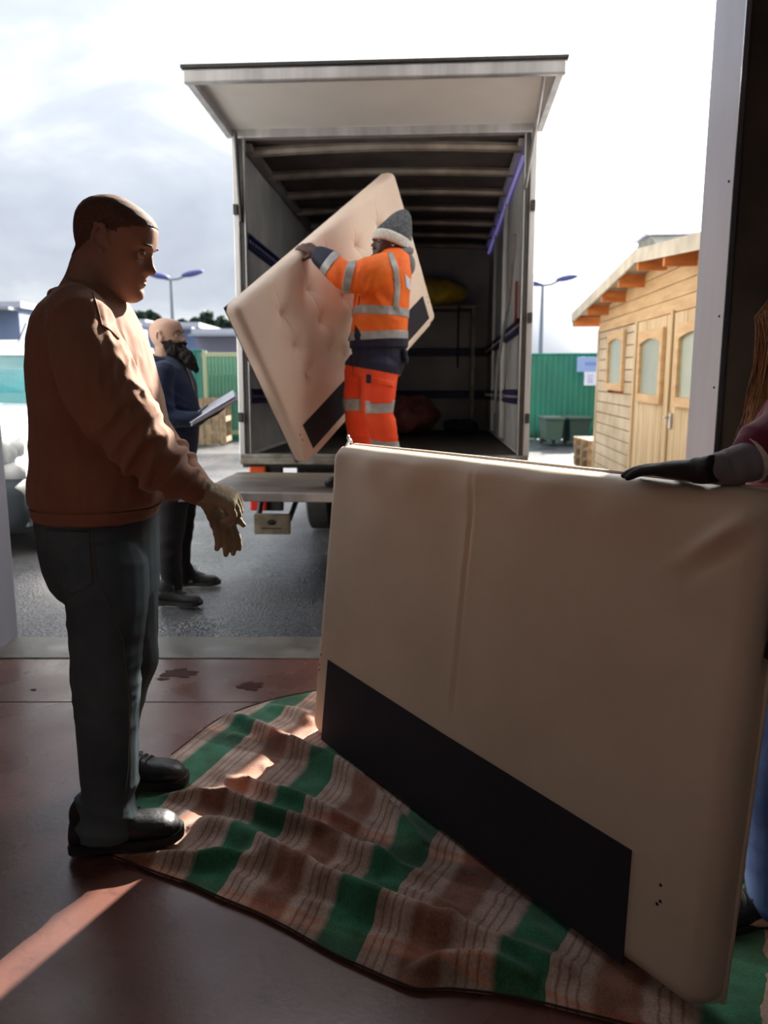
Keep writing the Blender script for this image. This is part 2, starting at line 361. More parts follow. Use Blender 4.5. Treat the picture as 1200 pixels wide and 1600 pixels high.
pl = MB().box((-.735, -.45, .33), (.25, .05, .14), bev=.006).build('plate_box', M['plate'], truck, label='weathered pale box with a dark oval mark')
MB().ell((-.735, -.478, .345), (.03, .004, .02), seg=14, rin=8).box((-.735, -.477, .303), (.14, .003, .006)).build('mark', M['black'], pl)
MB().tube([(-.62, -.42, .36), (-.62, .3, .6)], .02, n=8).build('stay', M['black'], truck)
MB().tube([(-.84, -.42, .36), (-.9, .05, .55)], .02, n=8).build('stay', M['black'], truck)
# tail lift platform
M['deck'] = mat('deck', srgb(132, 120, 108), .55, srgb(92, 84, 78), 7, bump=.2, stretch=(.4, 1, 1), metal=.2)
lift = MB().prism([(-1.06, -.10, .63), (1.06, -.10, .63), (1.05, -1.13, .615), (-1.05, -1.13, .615)], (0, 0, .022)).build('lift_platform', M['deck'], truck)
MB().box((0, -1.145, .612), (2.10, .035, .055), bev=.006).build('platform_lip', M['alu'], lift)
for sx in (-1, 1):
    MB().box((sx*.3, -.3, .58), (.07, .9, .06), bev=.005).build('lift_arm', M['steel_dirty'], lift)
for x in (-.75, -.45, -.15, .15, .45, .75):
    MB().box((x, -.62, .606), (.05, 1.0, .03)).build('stiffener', M['steel_dirty'], lift)
# cab ahead of the box, only its outline shows from the side
MB().prism([(-.95, 4.4, .4), (-.95, 5.9, .4), (-.95, 6.0, 1.1), (-.95, 5.6, 1.95), (-.95, 5.2, 2.2), (-.95, 4.4, 2.2)], (1.9, 0, 0)).build('cab', M['tr_white'], truck)

# cargo inside
bx = empty('cargo_stack', truck.matrix_world @ Vector((0, 0, 0)), 'x', 'x'); bpy.data.objects.remove(bx)
def tpt(x, y, z): 
    return Matrix.Translation((-.01, TY, 0)) @ Euler((-math.radians(1.2), 0, -math.radians(3.9))).to_matrix().to_4x4() @ Vector((x, y, z))
def blob(c, r, amp=.2, fs=4, seed=0, seg=40, flat=None):
    me = MB().ell((0, 0, 0), r, seg=seg, rin=seg//2).mesh('blob')
    for v in me.vertices:
        d = noise.noise(Vector(v.co)*fs + Vector((seed, seed*2, 0)))
        v.co += v.co.normalized()*d*amp
        if flat is not None and v.co.z < flat: v.co.z = flat + (v.co.z-flat)*.05
    return me
M['yellow_fab'] = mat('yellow_cloth', srgb(230, 200, 60), .8, srgb(180, 150, 44), 7)
M['dark_fab'] = mat('dark_cloth', srgb(34, 34, 40), .85, srgb(22, 22, 26), 8)
M['red_fab'] = mat('rust_cloth', srgb(176, 110, 98), .85, srgb(110, 70, 66), 6)
sh = MB().box((0, 0, 0), (1.5, .5, .03)).box((-.7, 0, -.72), (.04, .4, 1.44)).box((.7, 0, -.72), (.04, .4, 1.44)).build('storage_rack', M['steel_dirty'], label='dim metal rack against the truck bulkhead holding folded cloths', cat='rack')
sh.location = tpt(.1, TL-.4, Z0+1.45); sh.rotation_euler = (0, 0, -math.radians(3.9))
o = obj('folded_blanket', blob(0, (.42, .2, .17), .05, 6, 3, flat=-.15), M['yellow_fab'], smooth=True, label='dull yellow folded blanket high at the back of the truck', cat='blanket'); o.location = tpt(.28, TL-.42, Z0+1.635)
o = obj('folded_blanket', blob(0, (.34, .2, .13), .05, 6, 9, flat=-.10), M['dark_fab'], smooth=True, label='black folded blanket beside the yellow one at the back of the truck', cat='blanket'); o.location = tpt(-.58, TL-.42, Z0+1.60)
o = obj('cloth_bundle', blob(0, (.5, .32, .25), .12, 5, 5, flat=-.18), M['red_fab'], smooth=True, label='rust brown cloth bundle on the floor deep in the truck', cat='bundle'); o.location = tpt(-.1, TL-1.05, Z0+.2)
o = obj('tool_bag', blob(0, (.2, .15, .1), .05, 6, 8, flat=-.08), M['dark_fab'], smooth=True, label='dark navy bag on the truck floor right of the rust bundle', cat='bag'); o.location = tpt(.66, TL-1.0, Z0+.09)
o = MB().box((0, 0, 0), (.02, .01, .7), bev=.003).build('hanging_strap', M['dark_fab'], label='dark strap hanging against the truck bulkhead', cat='strap'); o.location = tpt(.62, TL-.75, Z0+1.1)
# ------------------------------------------------------------ far surroundings
M['green_sheet'] = mat('green_sheet', srgb(24, 128, 104), .5, srgb(18, 108, 90), 1.5)
M['green_gate'] = mat('green_gate', srgb(84, 128, 100), .6, srgb(60, 100, 82), 2)
M['gate_frame'] = mat('gate_frame', srgb(150, 158, 124), .6)
def corrugated(name, p0, p1, h, pitch, depth, m, label, z=0.0, nd=2):
    p0 = Vector(p0); p1 = Vector(p1); d = (p1-p0); Ln = d.length; d.normalize(); nrm = Vector((d.y, -d.x, 0))
    vs = []; fs = []; n = int(Ln/pitch); prof = [(0, 0), (.38, 0), (.5, 1), (.88, 1)]
    for i in range(n):
        for a, b in prof:
            q = p0 + d*((i+a)*pitch) + nrm*(b*depth)
            vs += [(q.x, q.y, z), (q.x, q.y, z+h)]
    k = len(vs)//2
    fs = [(2*i, 2*i+2, 2*i+3, 2*i+1) for i in range(k-1)]
    # back skin gives it thickness
    o = len(vs); vs += [(v[0]-nrm.x*.02, v[1]-nrm.y*.02, v[2]) for v in vs]
    fs += [tuple(o+j for j in reversed(f)) for f in fs] + [(1+2*i, 3+2*i, o+3+2*i, o+1+2*i) for i in range(k-1)]
    root = empty(name, (0, 0, 0), label, 'fence')
    MB().add(vs, fs).build('corrugated_sheet', m, root)
    for t in np.arange(0, Ln+.1, 2.5):
        q = p0 + d*t - nrm*.07
        MB().box((q.x, q.y, z+h/2), (.07, .07, h+.04), bev=.008).build('post', M['gate_frame'], root)
    a = p0 + Vector((0, 0, z+h+.02)); b = p1 + Vector((0, 0, z+h+.02))
    MB().tube([a, b], .03, n=6).build('top_rail', m, root)
    return root
YF = 16.6
fr = corrugated('corrugated_fence', (W(812, 600, YF+.4).x, YF+.4, 0), (8.5, YF-1.0, 0), 1.75, .11, .035, M['green_sheet'], 'green corrugated metal fence between the truck and the wooden shed')
fl2 = corrugated('corrugated_fence', (-9.5, YF+.3, 0), (W(318, 600, YF).x, YF, 0), 1.82, .11, .035, M['green_sheet'], 'bright teal corrugated fence left of the slatted gate')
# slatted gate
gx0, gx1 = W(322, 600, YF).x, W(384, 600, YF).x
gate = empty('slatted_gate', (gx0, YF-.05, 0), 'dull green slatted gate in a pale frame left of the truck', 'gate')
gw = gx1-gx0
for x in (0, gw): MB().box((x, 0, .92), (.09, .07, 1.84), bev=.008).build('gate_post', M['gate_frame'], gate)
for z in (.16, 1.76): MB().box((gw/2, 0, z), (gw, .06, .09), bev=.008).build('gate_rail', M['gate_frame'], gate)
slm = beveled((.05, .03, 1.55), .004, M['green_gate'], 'slat')
for k in range(int(gw/.075)): rep('slat', slm, gate, (.07+k*.075, .0, .96))
back = MB().box(((gx0+gx1)/2, YF+.5, .85), (gw+.4, .04, 1.72)).build('green_screen', M['green_sheet'], label='green windbreak screen behind the slatted gate', cat='screen')
M['wood_dull'] = mat('wood_dull', srgb(150, 128, 98), .8, srgb(116, 98, 76), 9)
def pallet_stack(name, loc, n, rz, label, sz=(1.2, .8)):
    out = []
    for i in range(n):
        t = empty(name, (loc[0], loc[1], loc[2]+i*.144), label % ('topmost' if i == n-1 else 'lowest' if i == 0 else ['second', 'third', 'fourth', 'fifth', 'sixth', 'seventh'][i-1]), 'pallet', rot=(0, 0, rz+random.uniform(-.04, .04)), group='pallets beside the shed')
        for k in range(5): MB().box((0, -sz[1]/2+.06+k*(sz[1]-.12)/4, .133), (sz[0], .1, .02), bev=.003).build('deck_board', M['wood_dull'], t)
        for sx in (-1, 0, 1):
            for sy in (-1, 0, 1): MB().box((sx*(sz[0]/2-.07), sy*(sz[1]/2-.06), .07), (.12, .1, .1), bev=.004).build('block', M['wood_dull'], t)
            MB().box((sx*(sz[0]/2-.07), 0, .01), (.1, sz[1], .018)).build('bottom_board', M['wood_dull'], t)
p_ = G(917, 737)
pallet_stack('wooden_pallet', (3.27, 11.6, 0), 3, .06, 'weathered wooden pallet beside the shed corner, %s of its stack', (.75, .8))
cr = empty('crate', (W(337, 690, YF-.9).x, YF-.9, 0), 'brown wooden crate standing in front of the slatted gate', 'crate')
for k in range(4): MB().box((-.21+k*.14, -.3, .45), (.11, .02, .9), bev=.003).build('slat', M['wood_dull'], cr)
for k in range(4): MB().box((-.21+k*.14, .3, .45), (.11, .02, .9), bev=.003).build('slat', M['wood_dull'], cr)
for z in (.1, .5, .84): MB().box((0, -.275, z), (.54, .03, .1)).box((0, .275, z), (.54, .03, .1)).box((-.26, 0, z), (.02, .6, .1)).box((.26, 0, z), (.02, .6, .1)).build('rail', M['wood_dull'], cr)

# signs on the fence
M['sign_blue'] = mat('sign_blue', srgb(132, 158, 205), .5); M['sign_ink'] = mat('sign_ink', srgb(92, 116, 186), .5); M['paper'] = mat('paper', srgb(222, 226, 240), .7, srgb(205, 210, 228), 20)
def fpt(px, py, Y): return W(px, py, Y)
a = fpt(900, 558, YF-.25); b = fpt(942, 581, YF-.25)
sg = MB().box(((a.x+b.x)/2, YF-.36, (a.z+b.z)/2), (b.x-a.x, .02, a.z-b.z), bev=.003).build('sign_board', M['sign_blue'], label='pale blue signboard at the top of the green fence by the shed', cat='sign')
ink = MB()
for k in range(7): ink.box((a.x+.18+k*.045, YF-.372, (a.z+b.z)/2+.01), (.03, .004, .07))
ink.build('lettering_blur', M['sign_ink'], sg)
a = fpt(911, 581, YF-.25); b = fpt(929, 602, YF-.25)
pp = MB().box(((a.x+b.x)/2, YF-.36, (a.z+b.z)/2), (b.x-a.x, .012, a.z-b.z)).build('notice_sheet', M['paper'], label='white notice sheet fixed below the blue signboard', cat='notice')
ink = MB()
for k in range(4): ink.box(((a.x+b.x)/2, YF-.368, b.z+.06+k*.045), (.12, .003, .014))
ink.build('printed_lines', M['sign_ink'], pp)
# dark bins in front of the fence
M['bin'] = mat('bin', srgb(34, 62, 54), .6); M['bin2'] = mat('bin2', srgb(58, 84, 72), .6)
def bin_(px, py, Y, wd, h, m, label):
    g = W(px, py, Y); t = empty('wheeled_bin', (g.x, Y, 0), label, 'bin')
    MB().rings([[(-wd*.42, -.3, .12), (wd*.42, -.3, .12), (wd*.42, .3, .12), (-wd*.42, .3, .12)], [(-wd/2, -.36, h), (wd/2, -.36, h), (wd/2, .36, h), (-wd/2, .36, h)]]).build('bin_body', m, t)
    MB().box((0, 0, h+.03), (wd+.06, .8, .06), bev=.02).build('lid', m, t)
    for sx in (-1, 1): MB().tube([(sx*wd*.36-.02, .28, .1), (sx*wd*.36+.02, .28, .1)], .1, n=12).build('wheel', M['rubber'], t)
bin_(861, 660, 15.4, .34, .50, M['bin2'], 'grey green wheeled bin in front of the green fence, nearer the truck')
bin_(900, 660, 15.4, .40, .50, M['bin'], 'dark wheeled bin in front of the green fence, nearer the shed')
hd = MB()
for i in range(90):
    x = 3.0+i*.055+random.uniform(-.03, .03); 
    for k in range(5):
        q = Vector((x+random.uniform(-.1, .1), YF-.55+random.uniform(-.18, .12), random.uniform(.0, .16)))
        hd.add([q, q+Vector((.04, .0, .02)), q+Vector((random.uniform(-.04, .04), random.uniform(-.03, .03), .16))], [(0, 1, 2)])
M['weeds'] = mat('weeds', srgb(38, 72, 50), .8)
hd.build('weeds', M['weeds'], label='dark weeds growing along the foot of the green fence', cat='weeds', kind='stuff')

# street lamps
M['lamp_pole'] = mat('lamp_pole', srgb(128, 136, 150), .5); M['lamp_head'] = mat('lamp_head', srgb(84, 92, 150), .5)
def lamp(px, py, Y, la, lb, label):
    top = W(px, py, Y); t = empty('street_lamp', (top.x, Y, 0), label, 'lamp')
    h = top.z
    MB().tube([(0, 0, 0), (0, 0, h*.5), (0, 0, h)], [.12, .09, .06], n=10).build('pole', M['lamp_pole'], t)
    for (dx, dz) in (la, lb):
        s_ = Y/FPX
        arm = MB().tube([(0, 0, h), (dx*s_*.4, 0, h+dz*s_*.15), (dx*s_, 0, h+dz*s_)], .05, n=8).build('arm', M['lamp_pole'], t)
        MB().ell((dx*s_*1.1, 0, h+dz*s_), (.5, .2, .13), R=Euler((0, -.2 if dx > 0 else .2, 0)).to_matrix(), seg=14, rin=8).build('lamp_head', M['lamp_head'], arm, smooth=True)
lamp(267, 437, 35, (-17, 6), (30, 9), 'double armed street lamp standing left of the truck')
lamp(848, 446, 35, (-15, 4), (33, 11), 'double armed street lamp between the truck and the shed')

# industrial buildings behind
M['bld_a'] = mat('bld_a', srgb(128, 142, 172), .7, srgb(112, 128, 160), .3); M['bld_b'] = mat('bld_b', srgb(150, 152, 160), .7); M['bld_roof'] = mat('bld_roof', srgb(152, 150, 170), .6, srgb(140, 138, 158), .2)
M['bld_c'] = mat('bld_c', srgb(176, 180, 190), .7)
def hall(px0, px1, pyt, Y, dep, m, label, seam=3):
    a = W(px0, pyt, Y); b = W(px1, pyt, Y)
    t = empty('warehouse', ((a.x+b.x)/2, Y, 0), label, 'building')
    wd = b.x-a.x; n = max(1, round(wd/3.5)); 
    for k in range(n): MB().box((-wd/2+(k+.5)*wd/n, dep/2, a.z/2), (wd/n-.08, dep, a.z)).build('wall_bay', m, t)
    MB().box((0, dep/2, a.z+.15), (wd+.3, dep+.3, .3)).build('roof_edge', M['bld_c'], t)
    MB().box((0, .2, a.z*.98), (wd*.99, dep*.5, a.z*.03)).build('gutter', M['bld_b'], t)
    return t
hall(-240, 30, 481, 40, 5, M['bld_a'], 'blue grey warehouse at the far left edge')
hall(34, 120, 484, 48, 5, M['bld_b'], 'paler grey warehouse next to the far left one')
hall(150, 225, 506, 56, 5, M['bld_c'], 'light grey hall beyond the brown sweatshirt man')
hall(229, 308, 512, 47, 6, M['bld_a'], 'blue grey hall behind the bearded man')
hall(305, 520, 524, 38, 7, M['bld_roof'], 'long low mauve grey hall left of the truck')
M['bark'] = mat('bark', srgb(60, 50, 42), .9); M['leaf'] = mat('leaf', srgb(52, 74, 56), .8, srgb(34, 54, 40), 1)
def tree(px, pyt, Y, wpx, label, seed):
    rnd = random.Random(seed); top = W(px, pyt, Y); s_ = Y/FPX; h = top.z; R_ = wpx*s_/2
    t = empty('tree', (top.x, Y, 0), label, 'tree', group='trees beyond the halls')
    MB().tube([(0, 0, 0), (.1, 0, h*.4), (0, 0, h*.8)], [.3, .2, .08], n=8).build('trunk', M['bark'], t)
    mb = MB()
    blobs = [(Vector((rnd.uniform(-.7, .7)*R_, rnd.uniform(-.5, .5)*R_, h-R_*rnd.uniform(.35, 1.3))), R_*rnd.uniform(.3, .55)) for _ in range(9)]
    for c, r in blobs:
        for _ in range(160):
            d = Vector((rnd.gauss(0, 1), rnd.gauss(0, 1), rnd.gauss(0, 1))).normalized()*r*rnd.uniform(.5, 1.08)
            q = c+d; a = Vector((rnd.uniform(-1, 1), rnd.uniform(-1, 1), rnd.uniform(-1, 1))).normalized()*.2; b = a.cross(Vector((rnd.uniform(-1, 1), .3, rnd.uniform(-1, 1)))).normalized()*.14
            mb.add([q-a, q-b, q+a, q+b], [(0, 1, 2, 3)])
    mb.build('foliage', M['leaf'], t, kind='stuff')
for i, (px, py, wd, lb) in enumerate([(208, 482, 30, 'leftmost tree behind the halls, half hidden by the brown sweatshirt'), (240, 485, 34, 'tree just left of the bearded man head, beyond the halls'), (292, 495, 30, 'tree immediately right of the bearded man head'), (322, 489, 38, 'tallest tree of the row left of the truck'), (358, 494, 40, 'tree nearest the raised headboard corner')]):
    tree(px, py, 66+3.2*(i % 2), wd, lb, i)

# ------------------------------------------------------------ white van at the left
M['van'] = mat('van_paint', srgb(226, 230, 234), .25, coat=.6); M['glass'] = mat('glass', (.03, .22, .25, 1), .04, alpha=.6)
M['lensglass'] = mat('lens_glass', (.9, .93, .95, 1), .05, trans=.7); M['van_black'] = mat('van_black', srgb(58, 66, 72), .5); M['seat'] = mat('seat', srgb(44, 60, 110), .8)
van = empty('white_van', (-3.5, 5.55, 0), 'white van with blue tinted windscreen parked at the left edge', 'van')
# local: x right, y away from the camera (front of van at y=0)
def arc_x(hw, z, y, n=9, bow=.12, low=None):
    return [(hw*math.sin(t)/math.sin(1.2)*1.0 if False else hw*(2*i/(n-1)-1), y + bow*((2*i/(n-1)-1)**4), z) for i, t in enumerate(range(n))]
HW = .86
def vsec(pts): 
    """pts: list (y, z, halfwidth, bow) -> sheet across x"""
    mb = MB(); n = 13; vs = []; 
    for (y, z, hw, bw) in pts:
        for i in range(n):
            u = 2*i/(n-1)-1; vs.append((hw*(u*(1.0)), y+bw*abs(u)**3, z-(.02*abs(u)**4)))
    fs = [(j*n+i, j*n+i+1, (j+1)*n+i+1, (j+1)*n+i) for j in range(len(pts)-1) for i in range(n-1)]
    return mb.add(vs, fs)
def solid(mb, m, name, th, parent, smooth=True, **k):
    o = mb.build(name, m, parent, smooth, **k); md = o.modifiers.new('s', 'SOLIDIFY'); md.thickness = th; md.offset = 0; return o
solid(vsec([(.0, .78, .84, .22), (.04, .90, .86, .2), (.25, .98, .87, .12), (.55, 1.06, .87, .06), (.82, 1.12, .86, .04)]), M['van'], 'bonnet', .03, van)
solid(vsec([(.02, .80, .84, .22), (-.02, .72, .86, .23), (-.03, .62, .86, .24)]), M['van'], 'bumper_skin', .04, van)
solid(vsec([(-.03, .62, .86, .24), (-.05, .50, .87, .25), (-.03, .36, .86, .25), (.02, .22, .83, .25)]), M['van_black'], 'lower_bumper', .04, van)
solid(vsec([(.84, 1.12, .80, .06), (1.15, 1.34, .77, .05), (1.42, 1.52, .73, .04)]), M['glass'], 'windscreen', .008, van)
solid(vsec([(1.42, 1.53, .76, .03), (1.55, 1.60, .76, .02), (2.4, 1.67, .76, 0), (4.0, 1.66, .75, 0), (4.1, 1.55, .74, 0)]), M['van'], 'roof', .05, van)
for sx in (-1, 1):
    MB().prism([(sx*.855, .22, .24), (sx*.855, .21, .64), (sx*.855, .40, .60), (sx*.855, .42, .24)], (-sx*.05, 0, 0)).build('lower_wing', M['van_black'], van)
    mb = MB().prism([(sx*.86, .21, .62), (sx*.86, .23, .93), (sx*.86, .85, 1.12), (sx*.86, 4.15, 1.12), (sx*.86, 4.2, .3), (sx*.86, 1.15, .3), (sx*.86, 1.1, .48), (sx*.86, .95, .63), (sx*.86, .75, .67), (sx*.86, .52, .62), (sx*.86, .40, .52)], (-sx*.05, 0, 0))
    mb.build('body_side', M['van'], van)
    MB().tube([(sx*.80, .84, 1.12), (sx*.765, 1.42, 1.55)], .035, n=8).build('pillar', M['van'], van)
    for y in (2.0, 3.1, 4.1): MB().tube([(sx*.83, y, 1.1), (sx*.76, y, 1.62)], .035, n=8).build('pillar', M['van'], van)
    MB().prism([(sx*.835, .95, 1.12), (sx*.76, 1.5, 1.58), (sx*.76, 4.05, 1.6), (sx*.835, 4.05, 1.12)], (-sx*.006, 0, 0)).build('side_window', M['glass'], van)
    hl = MB().ell((sx*.68, .125, .80), (.17, .09, .11), R=Euler((0, 0, sx*.5)).to_matrix(), seg=20, rin=12).build('headlight', M['lensglass'], van, smooth=True)
    MB().ell((sx*.66, .09, .81), (.035, .03, .035)).build('bulb_bowl', M['chrome'], hl, smooth=True)
    wo_ = rep('wheel', wm, van, (sx*.8, .75, .30), scl=(.95, .88, .88))
    rep('wheel', wm, van, (sx*.8, 3.4, .30), scl=(.95, .88, .88))
    MB().ell((sx*.95, .98, 1.17), (.08, .05, .07)).build('mirror', M['van'] if sx < 0 else M['seat'], van, smooth=True)
MB().box((0, .5, .62), (1.5, .9, .5)).build('engine_bay', M['black'], van)
MB().box((0, 1.0, 1.05), (1.55, .35, .08), bev=.03).build('dashboard', M['seat'], van)
for sx in (-1, 1):
    MB().ell((sx*.38, 1.75, .98), (.24, .12, .36)).ell((sx*.38, 1.8, 1.36), (.14, .07, .11)).tube([(sx*.38-.05, 1.8, 1.2), (sx*.38-.05, 1.8, 1.32)], .012, n=6).build('front_seat', M['seat'], van, smooth=True)
MB().box((0, 2.8, 1.05), (1.5, .12, .3), bev=.03).build('rear_seat', M['seat'], van)
MB().box((0, 2.5, .3), (1.6, 3.2, .08)).build('floor_pan', M['black'], van)
MB().box((0, 4.14, .85), (1.6, .05, .6), bev=.02).build('tailgate', M['van'], van)
MB().tube([(.2, 1.7, 1.64), (.22, 1.85, 1.82)], .006, n=6).build('aerial', M['black'], van)
MB().box((.72, 1.5, 1.60), (.06, .06, .09), bev=.01).build('roof_clip', M['black'], van)

# ------------------------------------------------------------ wooden garden shed
M['wood'] = mat('shed_wood', srgb(208, 174, 130), .65, srgb(188, 150, 106), 2.2, bump=.15, bscale=30, stretch=(1, 1, 6), detail=5)
M['wood_grey'] = mat('shed_wood_weathered', srgb(204, 188, 162), .75, srgb(176, 156, 128), 3, bump=.15, bscale=30, stretch=(1, 5, 1), detail=6)
M['wood_v'] = mat('shed_wood_vertical', srgb(210, 186, 150), .65, srgb(188, 160, 120), 3, bump=.15, stretch=(4, 4, .5), detail=6)
M['wood_or'] = mat('shed_rafter', srgb(206, 124, 60), .6, srgb(176, 100, 48), 4, stretch=(4, 1, 4))
M['fascia'] = mat('fascia', srgb(200, 190, 172), .7, srgb(172, 162, 146), 4, stretch=(1, 4, 1))
M['roof_sheet'] = mat('roof_sheet', srgb(176, 176, 196), .35, srgb(150, 150, 172), 3, metal=.3)
M['felt'] = mat('roof_felt', srgb(150, 150, 142), .8, srgb(120, 120, 112), 8)
M['pane'] = mat('shed_pane', srgb(160, 168, 150), .25, srgb(140, 150, 136), 1.2)
# local frame: s runs along the face towards the camera (-> local x), local y points into the shed
sa = math.atan2(-.997, -.073)
shed = empty('garden_shed', (2.88, 10.9, 0), 'pale timber garden shed with double door and wide eaves at right', 'shed', rot=(0, 0, sa))
# local +x = along face, local +y = rotate +90 => (.997,-.073) = into the shed
SL, SD = 6.6, 3.2
def sx_(s): return s+.25
x0 = .25
PLH = .135
def zroof(s): return 2.44 - .088*abs(s-3.3)
rnd = random.Random(3)
core = MB().box((x0+SL/2, SD/2+.03, 1.0), (SL-.04, SD-.04, 1.96)).build('inner_wall', M['wood_or'], shed)
def plank(s0, s1, z0, z1, m=None, y=0.0, name='plank', parent=None):
    return MB().box(((s0+s1)/2, y+rnd.uniform(-.003, .003), (z0+z1)/2), (s1-s0-.004, .024, z1-z0-.010), bev=.004).build(name, m or M['wood_grey'], parent or shed)
z = .06
while z < 1.88:
    z1 = min(z+PLH, 1.90)
    mm = M['wood_grey']
    if z1 > 1.20 and z < 1.80:
        plank(x0, .92, z, z1, mm); plank(1.82, 2.30, z, z1, mm)
    else: plank(x0, 2.30, z, z1, mm)
    z = z1
MB().box((x0+.0, .0, 1.0), (.06, .06, 1.9), bev=.005).build('corner_post', M['wood_grey'], shed)
plank(x0, x0+SL, 1.90, 2.03, M['wood'], -.014, 'lintel_board')
for k, (za, zb) in enumerate(((2.03, 2.16), (2.16, 2.29), (2.29, 2.40))):
    sa_ = max(x0, 3.3-(2.44-.0-za)/.088*1.0); sb_ = min(x0+SL, 3.3+(2.44-za)/.088)
    sa2 = max(x0, 3.3-(2.44-zb)/.088); sb2 = min(x0+SL, 3.3+(2.44-zb)/.088)
    MB().prism([(sa_, -.012, za+.004), (sb_, -.012, za+.004), (sb2, -.012, zb-.004), (sa2, -.012, zb-.004)], (0, .024, 0)).build('gable_plank', M['wood'], shed)
def window(s0, s1, z0, z1, parent, y=-.03, arch=True):
    w_ = (s1-s0); f_ = MB()
    fr_ = .085
    f_.box((s0+fr_/2, y, (z0+z1)/2), (fr_, .04, z1-z0), bev=.005).box((s1-fr_/2, y, (z0+z1)/2), (fr_, .04, z1-z0), bev=.005)
    f_.box(((s0+s1)/2, y, z0+fr_/2), (w_-2*fr_, .04, fr_), bev=.005)
    # arched head
    n = 10; xs = np.linspace(s0+fr_, s1-fr_, n+1)
    low = [(x, y-.02, z1-fr_-.045*((2*(x-s0-fr_)/(w_-2*fr_)-1)**2)) for x in xs]
    f_.prism([(s0+fr_, y-.02, z1)] + low + [(s1-fr_, y-.02, z1)], (0, .04, 0))
    o = f_.build('window_frame', M['wood'], parent)
    MB().box(((s0+s1)/2, y+.015, (z0+z1)/2), (w_-.1, .01, z1-z0-.1)).build('pane', M['pane'], o)
window(.92, 1.82, 1.17, 1.86, shed)
def door(s0, s1, ws):
    d = MB().box(((s0+s1)/2, .0, 1.0), (s1-s0, .02, 1.84)).build('door', M['wood_or'], shed)
    n = round((s1-s0)/.10); bw = (s1-s0)/n
    for k in range(n):
        a = s0+k*bw; b = a+bw
        segs = [(.08, 1.90)]
        if b > ws[0]+.04 and a < ws[1]-.04: segs = [(.08, 1.10), (1.76, 1.90)]
        for (za, zb) in segs: plank(a, b, za, zb, M['wood_v'], -.018, 'door_board', d)
    window(ws[0], ws[1], 1.08, 1.79, d, y=-.045)
    return d
MB().box((2.36, -.02, .98), (.09, .05, 1.86), bev=.005).build('door_post', M['wood_v'], shed)
d1 = door(2.42, 3.70, (2.58, 3.50)); d2 = door(3.73, 5.0, (3.93, 4.85))
MB().box((3.715, -.045, 1.0), (.06, .02, 1.84), bev=.004).build('cover_strip', M['wood_v'], shed)
MB().box((3.86, -.05, .95), (.04, .02, .14), bev=.004).tube([(3.86, -.05, .98), (3.86, -.09, .98), (3.80, -.09, .98)], .008, n=6).build('door_handle', M['chrome'], d2)
MB().box((5.05, -.02, .98), (.09, .05, 1.86), bev=.005).build('door_post', M['wood_v'], shed)
z = .06
while z < 1.88:
    z1 = min(z+PLH, 1.90); plank(5.10, x0+SL, z, z1, M['wood_grey']); z = z1
z = .06    # far side wall seen edge-on
while z < 1.9:
    z1 = min(z+PLH, 1.98); MB().box((x0-.005, SD/2, (z+z1)/2), (.024, SD, z1-z-.01), bev=.004).build('plank', M['wood_grey'], shed); z = z1
# roof: two slopes, overhang .22 towards the yard
OV = .28; EA, RI, EB = -.28, 3.3, 6.95
for (sA, sB) in ((EA, RI), (RI, EB)):
    za, zb = zroof(sA)+.02, zroof(sB)+.02
    n = 14
    for k in range(7):
        a = sA+(sB-sA)*k/7; b = sA+(sB-sA)*(k+1)/7; qa = za+(zb-za)*k/7; qb = za+(zb-za)*(k+1)/7
        MB().prism([(a+.004, -OV, qa), (b-.004, -OV, qb), (b-.004, -OV, qb+.02), (a+.004, -OV, qa+.02)], (0, SD+2*OV, 0)).build('roof_board', M['fascia'], shed)
    MB().prism([(sA, -OV-.02, za+.022), (sB, -OV-.02, zb+.022), (sB, -OV-.02, zb+.04), (sA, -OV-.02, za+.04)], (0, SD+2*OV+.04, 0)).build('roof_covering', M['roof_sheet'], shed)
    MB().prism([(sA, -OV-.025, za-.075), (sB, -OV-.025, zb-.075), (sB, -OV-.025, zb+.045), (sA, -OV-.025, za+.045)], (0, .024, 0)).build('barge_board', M['fascia'], shed)
for s_ in (-.2, .75, 1.65, 2.5, 3.3, 4.2, 5.2, 6.1, 6.85):
    z_ = zroof(s_)
    MB().box((s_, SD/2, z_-.06), (.055, SD+2*OV-.01, .13), bev=.004).build('purlin', M['wood_or'], shed)
MB().box((EA-.012, SD/2, zroof(EA)-.03), (.02, SD+2*OV, .16), bev=.004).build('eaves_board', M['rubber'], shed)
MB().prism([(RI-.62, -.2, zroof(RI)+.01), (RI-.32, -.2, zroof(RI)+.17), (RI+.12, -.2, zroof(RI)+.17), (RI+.42, -.2, zroof(RI)+.01)], (0, SD+.2, 0)).build('ridge_cap', M['felt'], shed)
MB().prism([(RI-.36, -.24, zroof(RI)+.165), (RI+.16, -.24, zroof(RI)+.165), (RI+.16, -.24, zroof(RI)+.185), (RI-.36, -.24, zroof(RI)+.185)], (0, SD+.24, 0)).build('ridge_flashing', M['roof_sheet'], shed)
vp = MB().tube([(4.15, .35, 2.4), (4.15, .35, 2.78)], .016, n=8).build('vent_pipe', M['alu'], shed)
MB().ell((4.15, .35, 2.79), (.06, .06, .026)).ell((4.15, .35, 2.77), (.042, .042, .02)).build('vent_cap', M['steel_dirty'], vp, smooth=True)
